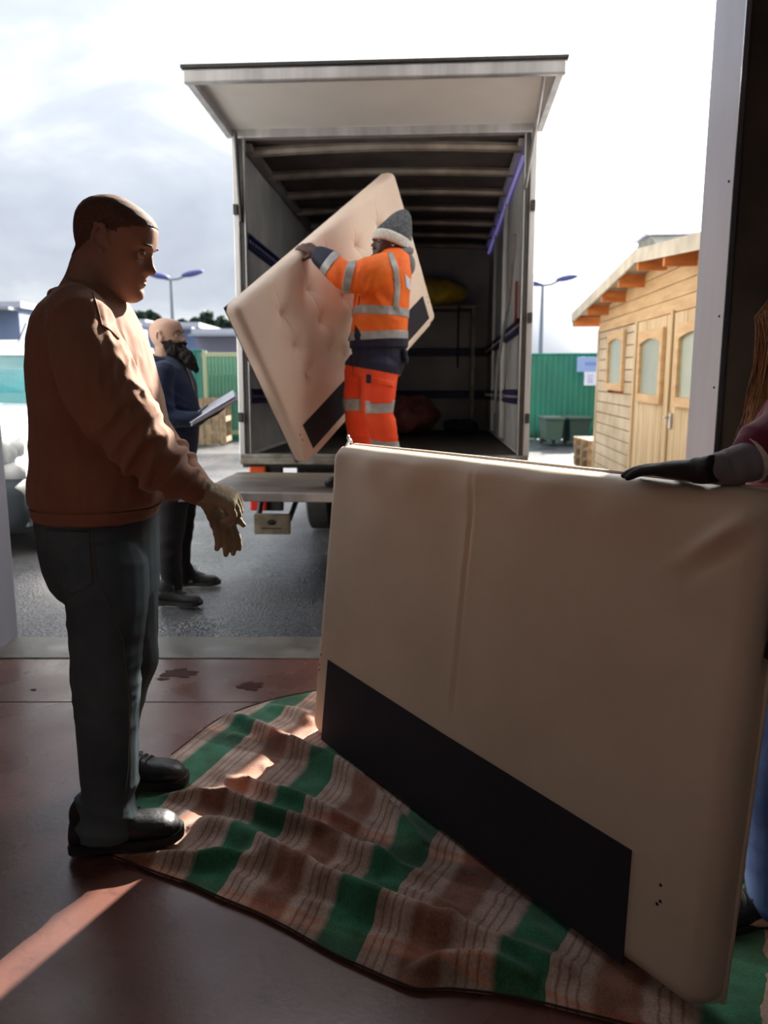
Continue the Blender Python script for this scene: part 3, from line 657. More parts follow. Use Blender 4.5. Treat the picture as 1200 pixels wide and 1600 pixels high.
# ------------------------------------------------------------ headboards
def fabric(name, c1, c2, rough=.75, ws=900, bump=.12, sheen=.15, scale=3):
    m = mat(name, c1, rough, c2, scale, detail=4, sheen=sheen, coords='Object')
    t = m.node_tree; b = t.nodes['Principled BSDF']; tcn = [x for x in t.nodes if x.type == 'TEX_COORD'][0]
    v = t.nodes.new('ShaderNodeTexNoise'); v.inputs['Scale'].default_value = ws/4; v.inputs['Detail'].default_value = 3
    t.links.new(tcn.outputs['Object'], v.inputs['Vector'])
    bm = t.nodes.new('ShaderNodeBump'); bm.inputs['Strength'].default_value = bump; bm.inputs['Distance'].default_value = .002
    t.links.new(v.outputs['Fac'], bm.inputs['Height']); t.links.new(bm.outputs[0], b.inputs['Normal'])
    return m
M['cream'] = fabric('cream_leatherette', srgb(224, 210, 188), srgb(214, 199, 176), .5, bump=.2, sheen=0)
M['cream2'] = fabric('cream_fabric', srgb(232, 212, 196), srgb(222, 202, 186), .6)
M['cream_edge'] = fabric('cream_edge', srgb(222, 206, 188), srgb(206, 188, 170), .55)
M['black_cloth'] = fabric('black_backing', srgb(46, 43, 52), srgb(38, 36, 44), .95, sheen=0)
M['slot_dark'] = mat('hole_dark', (.006, .006, .006, 1), .9)
def smoothstep(x): x = np.clip(x, 0, 1); return x*x*(3-2*x)
def board_mesh(Ln, H, T, nx, ny, fn, r=.035, cr=.05):
    """padded slab: grid front with rolled edges, straight sides, flat back; fn(u,v)->extra height"""
    us = np.concatenate([np.linspace(0, r, 8)[:-1], np.linspace(r, Ln-r, nx), np.linspace(Ln-r, Ln, 8)[1:]])
    vs_ = np.concatenate([np.linspace(0, r, 8)[:-1], np.linspace(r, H-r, ny), np.linspace(H-r, H, 8)[1:]])
    U, V = np.meshgrid(us, vs_)
    # round the outline corners
    du = np.minimum(U, Ln-U); dv = np.minimum(V, H-V)
    cu = np.clip(cr-du, 0, None); cv = np.clip(cr-dv, 0, None); rr = np.hypot(cu, cv)
    mx = np.maximum(cu, cv); k = np.where(rr > 1e-9, mx/np.maximum(rr, 1e-9), 1)
    sU = np.where(U < Ln/2, 1, -1); sV = np.where(V < H/2, 1, -1)
    U2 = np.where(cu > 0, np.where(U < Ln/2, cr-cu*k, Ln-cr+cu*k), U); V2 = np.where(cv > 0, np.where(V < H/2, cr-cv*k, H-cr+cv*k), V)
    d = np.minimum(du, dv)
    d = np.where((cu > 0) & (cv > 0), cr-mx, d)
    t = np.clip(d/r, 0, 1); Wz = (T-r) + r*np.sqrt(np.clip(1-(1-t)**2, 0, 1))
    Wz = Wz + fn(U, V)*smoothstep(d/r*1.0)
    n = len(us); m = len(vs_)
    verts = list(zip(U2.ravel(), V2.ravel(), Wz.ravel())); fs = [(j*n+i, j*n+i+1, (j+1)*n+i+1, (j+1)*n+i) for j in range(m-1) for i in range(n-1)]
    loop = [i for i in range(n)] + [j*n+n-1 for j in range(1, m)] + [(m-1)*n+i for i in range(n-2, -1, -1)] + [j*n for j in range(m-2, 0, -1)]
    o = len(verts); verts += [(verts[i][0], verts[i][1], 0) for i in loop]; q = len(loop)
    fs += [(loop[(k+1) % q], loop[k], o+k, o+(k+1) % q) for k in range(q)]
    fs.append(tuple(o+k for k in reversed(range(q))))
    mb = MB(); mb.v = [tuple(map(float, v)) for v in verts]; mb.f = fs
    outline = [verts[i] for i in loop]
    return mb, outline
def frame_from(BL, BR, TL, n_toward_cam=True):
    e1 = (BR-BL).normalized(); e2 = (TL-BL); e2 = (e2-e1*e2.dot(e1)).normalized(); n = e1.cross(e2)
    return Matrix((( e1.x, e2.x, n.x, BL.x), (e1.y, e2.y, n.y, BL.y), (e1.z, e2.z, n.z, BL.z), (0, 0, 0, 1)))
# --- board 1 (foreground)
BL = Vector((-.288, 2.84, .012)); BR = Vector((.654, 1.419, .040)); TL_ = Vector((-.201, 2.938, 1.106))
F1 = frame_from(BL, BR, TL_); T1 = .085
F1 = F1 @ Matrix.Translation((0, 0, -T1))
b1 = empty('headboard', (0, 0, 0), 'cream padded headboard with black lower strip standing upright on the plaid blanket', 'headboard')
b1.matrix_world = F1
L1, H1 = 1.705, 1.104
def f1(U, V):
    seam = -.006*np.exp(-((U-.82-.01*np.sin(V*3))/.006)**2)*smoothstep((V-.3)/.1) + .003*np.exp(-((U-.82)/.03)**2)*smoothstep((V-.35)/.1)
    puff = .006*np.exp(-((H1-V-.07)/.06)**2)
    wr = .004*np.sin(U*9+V*4)*np.exp(-((V-1.0)/.14)**2) + .003*np.sin(U*23+1.7*np.sin(V*8))*np.exp(-((V-1.04)/.06)**2)
    d = (U-1.62)*.8+(V-1.01)*.6; e = -(U-1.62)*.6+(V-1.01)*.8
    cor = .012*np.exp(-(d/.10)**2-(e/.018)**2) - .008*np.exp(-((d)/.10)**2-((e+.035)/.02)**2)
    prs = -.010*np.exp(-((U-1.46)/.13)**2-((H1-V)/.05)**2)
    lowr = -.012*smoothstep((.32-V)/.03)*0
    return seam+puff+wr+cor+prs
mb, outl = board_mesh(L1, H1, T1, 150, 100, f1, r=.045, cr=.06)
cu_ = mb.build('padded_panel', M['cream'], b1, smooth=True, angle=60) if False else obj('padded_panel', mb.mesh('padded_panel'), M['cream'], b1, smooth=True, angle=50)
pp_ = [Vector((p[0], p[1], .016)) for p in outl]
cx_ = Vector((L1/2, H1/2, .016))
pp_ = [p + (p-cx_).normalized()*.004 for p in pp_]
MB().tube(pp_+[pp_[0]], .005, n=6, cap=False).build('piping', M['cream_edge'], cu_, smooth=True)
MB().box((L1/2, H1/2, -.006), (L1-.01, H1-.01, .016), bev=.004).build('back_board', M['cream_edge'], b1)
def decal(name, poly, T, m, parent, th=.004, nsub=16, z0=None):
    o = MB().prism([(u, v, T-.0005+(z0 or 0)) for u, v in poly], (0, 0, th)).build(name, m, parent); return o
decal('backing_strip', [(.100, .0), (1.505, .0), (1.492, .268), (.8, .282), (.100, .306)], T1, M['black_cloth'], b1)
hl_ = MB()
for (u, v) in ((1.574, .230), (1.571, .185), (1.578, .195), (.045, .31), (.040, .27), (.042, .25)): hl_.ell((u, v, T1+.0005), (.004, .004, .0015), seg=8, rin=6)
hl_.build('screw_hole', M['slot_dark'], cu_)
# torn wrapping at the left top corner
st = MB(); st.tube([(.03, 1.10, .04), (.045, 1.118, .04), (.04, 1.13, .045), (.052, 1.135, .05), (.06, 1.118, .05)], [.005, .006, .004, .006, .003], n=7).tube([(.02, 1.10, .03), (.035, 1.125, .03), (.05, 1.112, .03)], .004, n=6)
st.build('torn_wrapping', M['paper'], b1, smooth=True)
# --- board 2 (tufted, carried)
B2 = [Vector(v) for v in ((-.473, 4.823, .808), (.39, 5.946, 1.767), (-.839, 4.239, 1.65))]
L2, H2, T2 = 1.71, 1.09, .08
F2 = frame_from(*B2) @ Matrix.Translation((0, 0, -T2))
b2 = empty('headboard', (0, 0, 0), 'tufted cream headboard held tilted on its corner by the orange worker', 'headboard')
b2.matrix_world = F2
TU = [(.315+.27*i, .45+.208*j) for i in range(5) for j in range(3)]
def f2(U, V):
    h = np.zeros_like(U)
    for (u, v) in TU:
        d2 = (U-u)**2+(V-v)**2
        h -= .034*np.exp(-np.sqrt(d2+1e-6)/.016)*1.0 + .020*np.exp(-d2/.055**2)
        # short pull creases on the diagonals and along the column
        for a in (.6, 2.3, -.9, -2.5):
            ca, sa_ = math.cos(a), math.sin(a); p = (U-u)*ca+(V-v)*sa_; q = -(U-u)*sa_+(V-v)*ca
            h -= .009*np.exp(-(q/.006)**2)*np.exp(-np.clip(p, 0, None)/.05)*(p > -.002)
    for i in range(5):
        u = .315+.27*i; h -= .006*np.exp(-((U-u-.004*np.sin(V*12))/.006)**2)*smoothstep((V-.40)/.05)*smoothstep((1.07-V)/.1)
    h += .006*np.sin((U-.45)*PI/.27*1.0)**2*smoothstep((V-.3)/.1)
    h += -.02*np.exp(-((U-.84)/.09)**2-((V-1.02)/.10)**2)       # gripped edge
    return h*smoothstep((V-.26)/.05)
mb, outl = board_mesh(L2, H2, T2, 260, 160, f2, r=.035, cr=.045)
c2_ = obj('padded_panel', mb.mesh('padded_panel'), M['cream2'], b2, smooth=True, angle=50)
btn = MB().ell((0, 0, 0), (.011, .011, .005), seg=12, rin=6).mesh('button'); btn.materials.append(M['cream_edge'])
for (u, v) in TU: rep('button', btn, c2_, (u, v, T2-.040))
decal('backing_strip', [(.10, .055), (1.615, .055), (1.615, .235), (.10, .235)], T2, M['black_cloth'], b2)
MB().box((L2/2, .025, T2-.01), (L2-.2, .035, .03), bev=.006).build('bottom_rail', M['cream_edge'], b2)
MB().box((L2/2, H2/2, -.008), (L2-.01, H2-.01, .016), bev=.004).build('back_board', M['black_cloth'], b2)
hl_ = MB()
for (u, v) in ((.05, .20), (.05, .16), (1.66, .20), (1.66, .16)): hl_.ell((u, v, T2), (.005, .005, .003), seg=8, rin=6)
hl_.build('screw_hole', M['slot_dark'], c2_)

# ------------------------------------------------------------ plaid blanket
def interp(pts, t):
    pts = np.array(pts); d = np.r_[0, np.cumsum(np.hypot(*np.diff(pts, axis=0).T))]; d /= d[-1]
    k = np.array([np.interp(t, d, pts[:, 0]), np.interp(t, d, pts[:, 1])]).T; return k
g2 = lambda l: [tuple(G(a, b, .01))[:2] for a, b in l]
near = g2([(176, 1338), (240, 1362), (300, 1382), (345, 1403), (400, 1425), (450, 1450), (520, 1490), (590, 1522), (650, 1548), (700, 1545), (770, 1552), (850, 1568), (940, 1590), (1020, 1610)]) + [(.75, 1.40), (.93, 1.44)]
far = g2([(268, 1180), (300, 1155), (335, 1128), (380, 1107), (430, 1092), (486, 1081)]) + [(-.1, 3.28), (.35, 3.1), (.75, 2.6), (.98, 2.0)]
def smooth_curve(c, k=5):
    c = c.copy()
    for _ in range(k): c[1:-1] = (c[:-2]+c[1:-1]*2+c[2:])/4
    return c
NS, NT = 300, 190
S = np.linspace(0, 1, NS); Tt = np.linspace(0, 1, NT)
cn = smooth_curve(interp(near, S), 12); cf = smooth_curve(interp(far, S), 12)
PX = cn[None, :, 0]*(1-Tt[:, None]) + cf[None, :, 0]*Tt[:, None]; PY = cn[None, :, 1]*(1-Tt[:, None]) + cf[None, :, 1]*Tt[:, None]
# left edge bulges a little under the boots
PX += -.03*np.sin(Tt*PI)[:, None]*np.exp(-S/.08)[None, :]
Z = np.zeros_like(PX)
def ridge(pts, h, wd, w2=None, raw=False):
    """pts: pixels; h height; wd width on the camera side, w2 on the far side"""
    global Z
    P = np.array(pts if raw else g2(pts)); P = smooth_curve(interp(P, np.linspace(0, 1, 60)), 8)
    best = np.full(PX.shape, 1e9); sgn = np.ones(PX.shape); tt = np.zeros(PX.shape)
    for i in range(len(P)-1):
        a = P[i]; b = P[i+1]; d = b-a; l2 = (d@d)
        t = np.clip(((PX-a[0])*d[0]+(PY-a[1])*d[1])/l2, 0, 1)
        ex = PX-a[0]-t*d[0]; ey = PY-a[1]-t*d[1]; ds = np.hypot(ex, ey)
        m = ds < best; best = np.where(m, ds, best); sgn = np.where(m, np.sign(d[0]*ey-d[1]*ex), sgn); tt = np.where(m, (i+t)/59, tt)
    w = np.where(sgn > 0, w2 or wd, wd)
    env = np.sin(np.clip(tt, .0, 1)*PI)**.5*.85+.15
    env = np.where((tt <= 0) | (tt >= 1), .15, env)
    Z += h*env*np.exp(-(best/w)**2)
ridge([(352, 1120), (400, 1142), (450, 1172), (520, 1205), (600, 1262), (660, 1330)], .062, .030, .040)
ridge([(420, 1105), (470, 1118), (500, 1150)], .030, .03)
ridge([(340, 1215), (400, 1234), (460, 1252), (520, 1280), (560, 1300)], .040, .020, .03)
ridge([(250, 1250), (300, 1243), (345, 1258), (420, 1285), (500, 1312), (560, 1340), (640, 1385)], .058, .024, .032)
ridge([(292, 1302), (330, 1292), (370, 1310), (420, 1345), (500, 1392), (600, 1430), (700, 1468), (800, 1500), (900, 1530)], .075, .032, .045)
ridge([(205, 1338), (245, 1345), (300, 1352), (380, 1352), (430, 1360)], .045, .022, .03)
ridge([(640, 1530), (690, 1512), (760, 1518), (840, 1545)], .05, .03)
ridge([(560, 1345), (620, 1360), (680, 1372)], .018, .02)
ridge([(590, 1380), (650, 1400), (720, 1425)], .016, .018)
ridge([(500, 1190), (600, 1240), (720, 1330), (830, 1430), (930, 1520)], .012, .03)
ridge([(232, 1332), (250, 1322), (268, 1330), (285, 1318), (300, 1305)], .025, .012)
ridge([(360, 1370), (420, 1400), (480, 1430)], .012, .03)
for _ in range(60):
    cx = random.uniform(-.6, .7); cy = random.uniform(1.6, 2.9); a = random.uniform(-1.2, -.1); l = random.uniform(.05, .15)
    ridge([(cx, cy), (cx+math.cos(a)*l, cy+math.sin(a)*l)], random.uniform(.004, .013), random.uniform(.012, .026), raw=True)
for j in range(0, NT):
    for i in range(0, NS):
        q = Vector((PX[j, i]*2.6+3, PY[j, i]*2.6, 0)); Z[j, i] += .010*max(0, noise.noise(q)) + .003*noise.noise(q*4)
edge = np.minimum(np.minimum(S, 1-S)[None, :]*2.2, np.minimum(Tt, 1-Tt)[:, None]*1.3)
Z *= np.clip(.35+edge/.05, .35, 1)
# pressed flat under the headboard
e1v = np.array([BR.x-BL.x, BR.y-BL.y]); lb = np.hypot(*e1v); e1v /= lb
al = (PX-BL.x)*e1v[0]+(PY-BL.y)*e1v[1]; ac = (PX-BL.x)*-e1v[1]+(PY-BL.y)*e1v[0]
flat = smoothstep((.10-np.abs(ac-.03))/.05)*smoothstep((al+.06)/.05)*smoothstep((lb+.06-al)/.05)
Z = Z*(1-flat)+.002*flat
for (bx_, by_, rx_, ry_) in ((-.735, 2.095, .19, .075), (-.72, 2.43, .19, .075)):    # under the boots
    f_ = np.exp(-np.clip((((PX-bx_)/rx_)**2+((PY-by_)/ry_)**2), 0, 9)**2); Z = Z*(1-f_)
Z = np.clip(Z, 0, None)+.010
mb = MB(); mb.v = [(float(a), float(b), float(c)) for a, b, c in zip(PX.ravel(), PY.ravel(), Z.ravel())]
mb.f = [(j*NS+i, j*NS+i+1, (j+1)*NS+i+1, (j+1)*NS+i) for j in range(NT-1) for i in range(NS-1)]
me = mb.mesh('plaid_blanket')
uvl = me.uv_layers.new(name='UVMap')
# cloth coordinates: arc length widened a little by the folds
gx = np.gradient(Z, axis=1); gy = np.gradient(Z, axis=0)
warp = np.cumsum(np.hypot(gx, np.gradient(PX, axis=1))-np.abs(np.gradient(PX, axis=1)), axis=1)
Q = .91*(PX+warp*.35) - .41*PY; R_ = .41*PX + .91*PY
Q += .012*np.sin(R_*9); uvs = np.stack([Q.ravel(), R_.ravel()], 1)
li = np.empty(len(me.loops), dtype=np.int32); me.loops.foreach_get('vertex_index', li)
uvl.data.foreach_set('uv', uvs[li].ravel().astype(np.float32))
def plaid():
    m = bpy.data.materials.new('plaid_wool'); m.use_nodes = True; t = m.node_tree; b = t.nodes['Principled BSDF']; l = t.links.new
    b.inputs['Roughness'].default_value = .9; b.inputs['Sheen Weight'].default_value = .25; b.inputs['Specular IOR Level'].default_value = .2
    uv = t.nodes.new('ShaderNodeUVMap'); sp = t.nodes.new('ShaderNodeSeparateXYZ'); l(uv.outputs[0], sp.inputs[0])
    def frac(src, off, per):
        a = t.nodes.new('ShaderNodeMath'); a.operation = 'SUBTRACT'; l(src, a.inputs[0]); a.inputs[1].default_value = off
        d = t.nodes.new('ShaderNodeMath'); d.operation = 'DIVIDE'; l(a.outputs[0], d.inputs[0]); d.inputs[1].default_value = per
        f = t.nodes.new('ShaderNodeMath'); f.operation = 'FRACT'; l(d.outputs[0], f.inputs[0]); return f.outputs[0]
    fx = frac(sp.outputs['X'], -1.555-.04, .436)
    r = t.nodes.new('ShaderNodeValToRGB'); r.color_ramp.interpolation = 'LINEAR'; l(fx, r.inputs[0])
    Wc, B_, G_, S_ = srgb(206, 184, 172), srgb(164, 120, 102), srgb(62, 130, 100), srgb(160, 122, 108)
    stops = []
    def whiteband(p0, p1):
        w = p1-p0; s = [(p0, Wc)]
        for k in range(3):
            c = p0+w*(.25+.25*k); s += [(c-.012, Wc), (c, S_), (c+.012, Wc)]
        return s+[(p1, Wc)]
    stops = whiteband(.0, .21)+[(.25, B_), (.45, B_)]+whiteband(.49, .71)+[(.75, G_), (.95, G_)]
    er = r.color_ramp.elements
    er[0].position = stops[0][0]; er[0].color = stops[0][1]; er[1].position = stops[-1][0]; er[1].color = stops[-1][1]
    for p, c in stops[1:-1]: q = er.new(p); q.color = c
    fy = frac(sp.outputs['Y'], .1, .40)
    r2 = t.nodes.new('ShaderNodeValToRGB'); l(fy, r2.inputs[0]); er = r2.color_ramp.elements
    st2 = [(.0, (1, 1, 1, 1)), (.30, (1, 1, 1, 1)), (.33, (.62, .58, .55, 1)), (.5, (.64, .60, .57, 1)), (.53, (1.1, .72, .55, 1)), (.56, (1, .95, .9, 1)), (.6, (1.1, .72, .55, 1)), (.64, (1, 1, 1, 1)), (.9, (.95, .93, .9, 1)), (1, (1, 1, 1, 1))]
    er[0].position = 0; er[0].color = st2[0][1]; er[1].position = 1; er[1].color = st2[-1][1]
    for p, c in st2[1:-1]: q = er.new(p); q.color = c
    mx = t.nodes.new('ShaderNodeMix'); mx.data_type = 'RGBA'; mx.blend_type = 'MULTIPLY'; mx.inputs['Factor'].default_value = 1
    l(r.outputs[0], mx.inputs[6]); l(r2.outputs[0], mx.inputs[7])
    nb = t.nodes.new('ShaderNodeTexNoise'); nb.inputs['Scale'].default_value = 13; nb.inputs['Detail'].default_value = 5; l(uv.outputs[0], nb.inputs['Vector'])
    nr = t.nodes.new('ShaderNodeMapRange'); nr.inputs['From Min'].default_value = .35; nr.inputs['From Max'].default_value = .65; l(nb.outputs['Fac'], nr.inputs[0])
    mb2 = t.nodes.new('ShaderNodeMix'); mb2.data_type = 'RGBA'; l(nr.outputs[0], mb2.inputs['Factor']); mb2.inputs[6].default_value = (.66, .58, .54, 1); mb2.inputs[7].default_value = (1.05, 1.05, 1.05, 1)
    mx3 = t.nodes.new('ShaderNodeMix'); mx3.data_type = 'RGBA'; mx3.blend_type = 'MULTIPLY'; mx3.inputs['Factor'].default_value = 1; l(mx.outputs[2], mx3.inputs[6]); l(mb2.outputs[2], mx3.inputs[7]); mx = mx3
    n = t.nodes.new('ShaderNodeTexNoise'); n.inputs['Scale'].default_value = 160; n.inputs['Detail'].default_value = 3; l(uv.outputs[0], n.inputs['Vector'])
    n4 = t.nodes.new('ShaderNodeMapRange'); l(n.outputs['Fac'], n4.inputs[0]); n4.inputs['To Min'].default_value = .45; n4.inputs['To Max'].default_value = 1.5
    m2 = t.nodes.new('ShaderNodeVectorMath'); m2.operation = 'SCALE'; l(mx.outputs[2], m2.inputs[0]); l(n4.outputs[0], m2.inputs['Scale']); l(m2.outputs[0], b.inputs['Base Color'])
    bm = t.nodes.new('ShaderNodeBump'); bm.inputs['Strength'].default_value = .5; bm.inputs['Distance'].default_value = .003; l(n.outputs['Fac'], bm.inputs['Height']); l(bm.outputs[0], b.inputs['Normal'])
    return m
bk = obj('plaid_blanket', me, plaid(), smooth=True, label='crumpled green and brown plaid wool blanket spread on the red floor', cat='blanket')
md = bk.modifiers.new('thick', 'SOLIDIFY'); md.thickness = .006; md.offset = -1
hm = MB()
hp = [(float(cn[i, 0]), float(cn[i, 1]), float(Z[0, i])+.002) for i in range(0, NS, 3)]
hm.tube(hp, .0026, n=6); hp = [(float(cf[i, 0]), float(cf[i, 1]), float(Z[-1, i])+.002) for i in range(0, NS, 3)]; hm.tube(hp, .0026, n=6)
M['hem'] = mat('hem', srgb(70, 48, 44), .9)
hm.build('stitched_hem', M['hem'], bk, smooth=True, label='dark brown hem')
# wet paint-like stain and grit on the floor near the sill
M['stain'] = mat('stain', srgb(60, 28, 24), .7, spec=.2)
def stain(px, py, rx, ry, seed, label):
    c = G(px, py); pts = []
    for k in range(40):
        a = 2*PI*k/40; r = 1+.75*noise.noise(Vector((math.cos(a)*1.3, math.sin(a)*1.3, seed))*1.6)
        pts.append((rx*math.cos(a)*r, ry*math.sin(a)*r, 0))
    o = MB().prism(pts, (0, 0, .0015)).build('floor_stain', M['stain'], label=label, cat='stain'); o.location = (c.x, c.y, .0003)
stain(278, 1052, .085, .05, 2, 'dark red stain on the floor behind the near man, by the sill')
stain(255, 1061, .028, .014, 5, 'small dark spot left of the floor stain')
stain(392, 1072, .05, .04, 9, 'faint dark patch on the floor between man and headboard')
stain(52, 1078, .012, .01, 12, 'tiny dark crumb mark on the floor at left')
# ------------------------------------------------------------ figure tools
def remesh(mb, vox, sm=2, name='m'):
    me = mb.mesh(name); o = bpy.data.objects.new('tmp', me); C.objects.link(o)
    r = o.modifiers.new('r', 'REMESH'); r.mode = 'VOXEL'; r.voxel_size = vox; r.adaptivity = 0
    s = o.modifiers.new('s', 'SMOOTH'); s.factor = .5; s.iterations = sm
    dg = bpy.context.evaluated_depsgraph_get(); dg.update()
    out = bpy.data.meshes.new_from_object(o.evaluated_get(dg)); bpy.data.objects.remove(o); bpy.data.meshes.remove(me); out.name = name
    out.materials.clear(); return out
def co_no(me):
    n = len(me.vertices); co = np.empty(n*3, np.float32); me.vertices.foreach_get('co', co); no = np.empty(n*3, np.float32); me.vertex_normals.foreach_get('vector', no)
    return co.reshape(-1, 3).astype(float), no.reshape(-1, 3).astype(float)
def displace(me, fn):
    co, no = co_no(me); a = fn(co, no); co += no*a[:, None]; me.vertices.foreach_set('co', co.astype(np.float32).ravel()); me.update()
def vnoise(co, M3, seed=0):
    """value of smooth noise at points transformed by a 3x3 list"""
    q = co @ np.array(M3).T + seed
    return np.array([noise.noise(Vector(p)) for p in q])
def folds(co, axis, f_al, f_ac, seed, sharp=1.0):
    """ridged folds running across `axis` : high frequency along axis, low across"""
    a = np.array(axis, float); a /= np.linalg.norm(a); h = np.array([0, 0, 1.]) if abs(a[2]) < .9 else np.array([0, 1., 0]); b = np.cross(a, h); b /= np.linalg.norm(b); c = np.cross(a, b)
    v = vnoise(co, [a*f_al, b*f_ac, c*f_ac], seed)
    return 1-np.abs(v)*2.2*sharp
def gauss_at(co, p, r): return np.exp(-((co-np.array(p))**2).sum(1)/r**2)
def sring(cx, cy, z, a, b, n=28, pw=2.3, rot=0.0):
    out = []
    for k in range(n):
        t = 2*PI*k/n; ct, st_ = math.cos(t), math.sin(t)
        x = a*math.copysign(abs(ct)**(2/pw), ct); y = b*math.copysign(abs(st_)**(2/pw), st_)
        out.append(Vector((cx+x*math.cos(rot)-y*math.sin(rot), cy+x*math.sin(rot)+y*math.cos(rot), z)))
    return out
def torso(mb, rows, Y, rot=0.0, dy=0.0, shrink=1.0, pw=2.3):
    R = []
    for (py, xl, xr, d, *r) in rows:
        yy = Y + (r[0] if r else 0)
        A = W(xl, py, yy); B = W(xr, py, yy); R.append(sring((A.x+B.x)/2, yy, A.z, (B.x-A.x)/2*shrink, d*shrink, rot=rot, pw=pw))
    for k in (0, -1):   # dome the ends
        c = sum(R[k], Vector())/len(R[k]); cap = [[c+(p-c)*f+Vector((0, 0, (.5 if k == 0 else -.5)*abs((p-c).length)*0)) for p in R[k]] for f in (.6,)]
        if k == 0: R = [cap[0]]+R
        else: R = R+[cap[0]]
    mb.rings(R); return mb
def limb(mb, pts, n=18, shrink=1.0):
    """pts: (px,py,Y,r) or (Vector,r); smooth tube with rounded ends"""
    P = [(W(*p[:3]) if len(p) == 4 else Vector(p[0])) for p in pts]; R = [p[-1]*shrink for p in pts]
    # resample by Catmull-Rom
    Q = []; q = []
    for i in range(len(P)-1):
        p0, p1, p2, p3 = P[max(i-1, 0)], P[i], P[i+1], P[min(i+2, len(P)-1)]
        r0, r1, r2, r3 = R[max(i-1, 0)], R[i], R[i+1], R[min(i+2, len(P)-1)]
        for t in np.linspace(0, 1, 7)[:-1]:
            f = lambda a, b, c, d: .5*((2*b)+(c-a)*t+(2*a-5*b+4*c-d)*t*t+(3*b-a-3*c+d)*t**3)
            Q.append(Vector([f(p0[k], p1[k], p2[k], p3[k]) for k in range(3)])); q.append(f(r0, r1, r2, r3))
    Q.append(P[-1]); q.append(R[-1])
    d0 = (Q[0]-Q[1]).normalized(); d1 = (Q[-1]-Q[-2]).normalized()
    Q = [Q[0]+d0*q[0]*.8, Q[0]+d0*q[0]*.5]+Q+[Q[-1]+d1*q[-1]*.5, Q[-1]+d1*q[-1]*.8]; q = [q[0]*.35, q[0]*.82]+q+[q[-1]*.82, q[-1]*.35]
    mb.tube(Q, q, n=n); return mb
HEADT = [(.000, .066, -.004, .020), (.006, .080, -.010, .032), (.018, .089, -.022, .044), (.034, .091, -.040, .052), (.050, .088, -.055, .058), (.065, .087, -.066, .062),
         (.080, .085, -.078, .066), (.095, .084, -.088, .0695), (.110, .083, -.096, .072), (.125, .085, -.102, .0735), (.140, .090, -.106, .0745), (.155, .0925, -.108, .0755),
         (.170, .091, -.108, .076), (.185, .0885, -.104, .0745), (.200, .080, -.096, .070), (.213, .064, -.083, .061), (.224, .040, -.064, .048), (.232, .012, -.045, .030), (.236, -.008, -.030, .012)]
def head(mb, Mx, scale=1.0, nose=1.0, ears=True, jaw=1.0):
    T = np.array(HEADT); zs = np.concatenate([np.linspace(0, .2, 76), np.linspace(.202, .236, 22)])
    n = 96; rings = []
    sm = lambda x: np.interp(x, [0, .4, .6, 1], [0, .35, .65, 1])
    for z in zs:
        xf, xb, w = (np.interp(z, T[:, 0], T[:, k]) for k in (1, 2, 3)); w *= (jaw if z < .06 else 1)
        nb = np.interp(z, [.074, .080, .086, .093, .100, .112, .124, .134, .142], [0, .014, .025, .027, .0215, .014, .0075, .003, 0])*nose
        nw = np.interp(z, [.078, .086, .095, .11, .13], [.0135, .0135, .0115, .009, .007])
        r = []
        for k in range(n):
            # denser angular sampling at the face
            t = 2*PI*k/n; t = t - .55*math.sin(t)*.9
            ct, st_ = math.cos(t), math.sin(t); cx = -.012
            a = (xf-cx) if ct > 0 else (cx-xb); p = 2.25 if ct > 0 else 2.1
            x = cx + a*math.copysign(abs(ct)**(2/p), ct); y = w*math.copysign(abs(st_)**(2/p), st_)
            if ct > 0:
                x += nb*math.exp(-(y/nw)**2)
                x += .006*math.exp(-((abs(y)-.015)/.006)**2-((z-.0855)/.007)**2)*nose            # nostril wings
                x -= .012*math.exp(-((abs(y)-.031)/.014)**2-((z-.122)/.012)**2)                   # sockets
                x += .0055*math.exp(-((abs(y)-.028)/.022)**2-((z-.141)/.007)**2)                  # brow
                x += .0045*math.exp(-((abs(y)-.031)/.011)**2-((z-.126)/.0045)**2)*1.2             # upper lid
                x += .0035*math.exp(-((abs(y)-.031)/.011)**2-((z-.115)/.004)**2)                  # lower lid
                x += .0065*math.exp(-(y/.020)**2-((z-.0665)/.0042)**2)                            # upper lip
                x += .0070*math.exp(-(y/.018)**2-((z-.0545)/.0045)**2)                            # lower lip
                x -= .0050*math.exp(-(y/.024)**2-((z-.0605)/.0022)**2)
                x -= .0035*math.exp(-(y/.02)**2-((z-.044)/.006)**2)
                x += .004*math.exp(-(y/.022)**2-((z-.022)/.012)**2)                               # chin
                x += .003*math.exp(-((abs(y)-.045)/.014)**2-((z-.100)/.014)**2)                   # cheekbone
            r.append(Vector((x, y, z))*scale)
        rings.append(r)
    mb.rings(rings, M=Mx)
    if ears:
        for s in (-1, 1):
            pts = []
            for k in range(15):
                a = -1.9 + 4.5*k/14
                rr = .0275+.004*math.sin(a)
                pts.append(Vector((-.012-.0175*math.cos(a)*1.0*(1 if a < 2.2 else .8), s*(.078+.007*math.cos(a-.3)*0+.006), .125+rr*math.sin(a)))*scale)
            mb.tube(pts, [.0042*scale]*len(pts), n=8, M=Mx)
            mb.ell(Vector((-.008, s*.076, .122))*scale, (.015*scale, .006*scale, .025*scale), M=Mx, seg=14, rin=10)
            mb.ell(Vector((-.003, s*.0785, .098))*scale, (.008*scale, .006*scale, .009*scale), M=Mx, seg=10, rin=8)
            mb.ell(Vector((.006, s*.076, .120))*scale, (.004*scale, .005*scale, .008*scale), M=Mx, seg=8, rin=6)
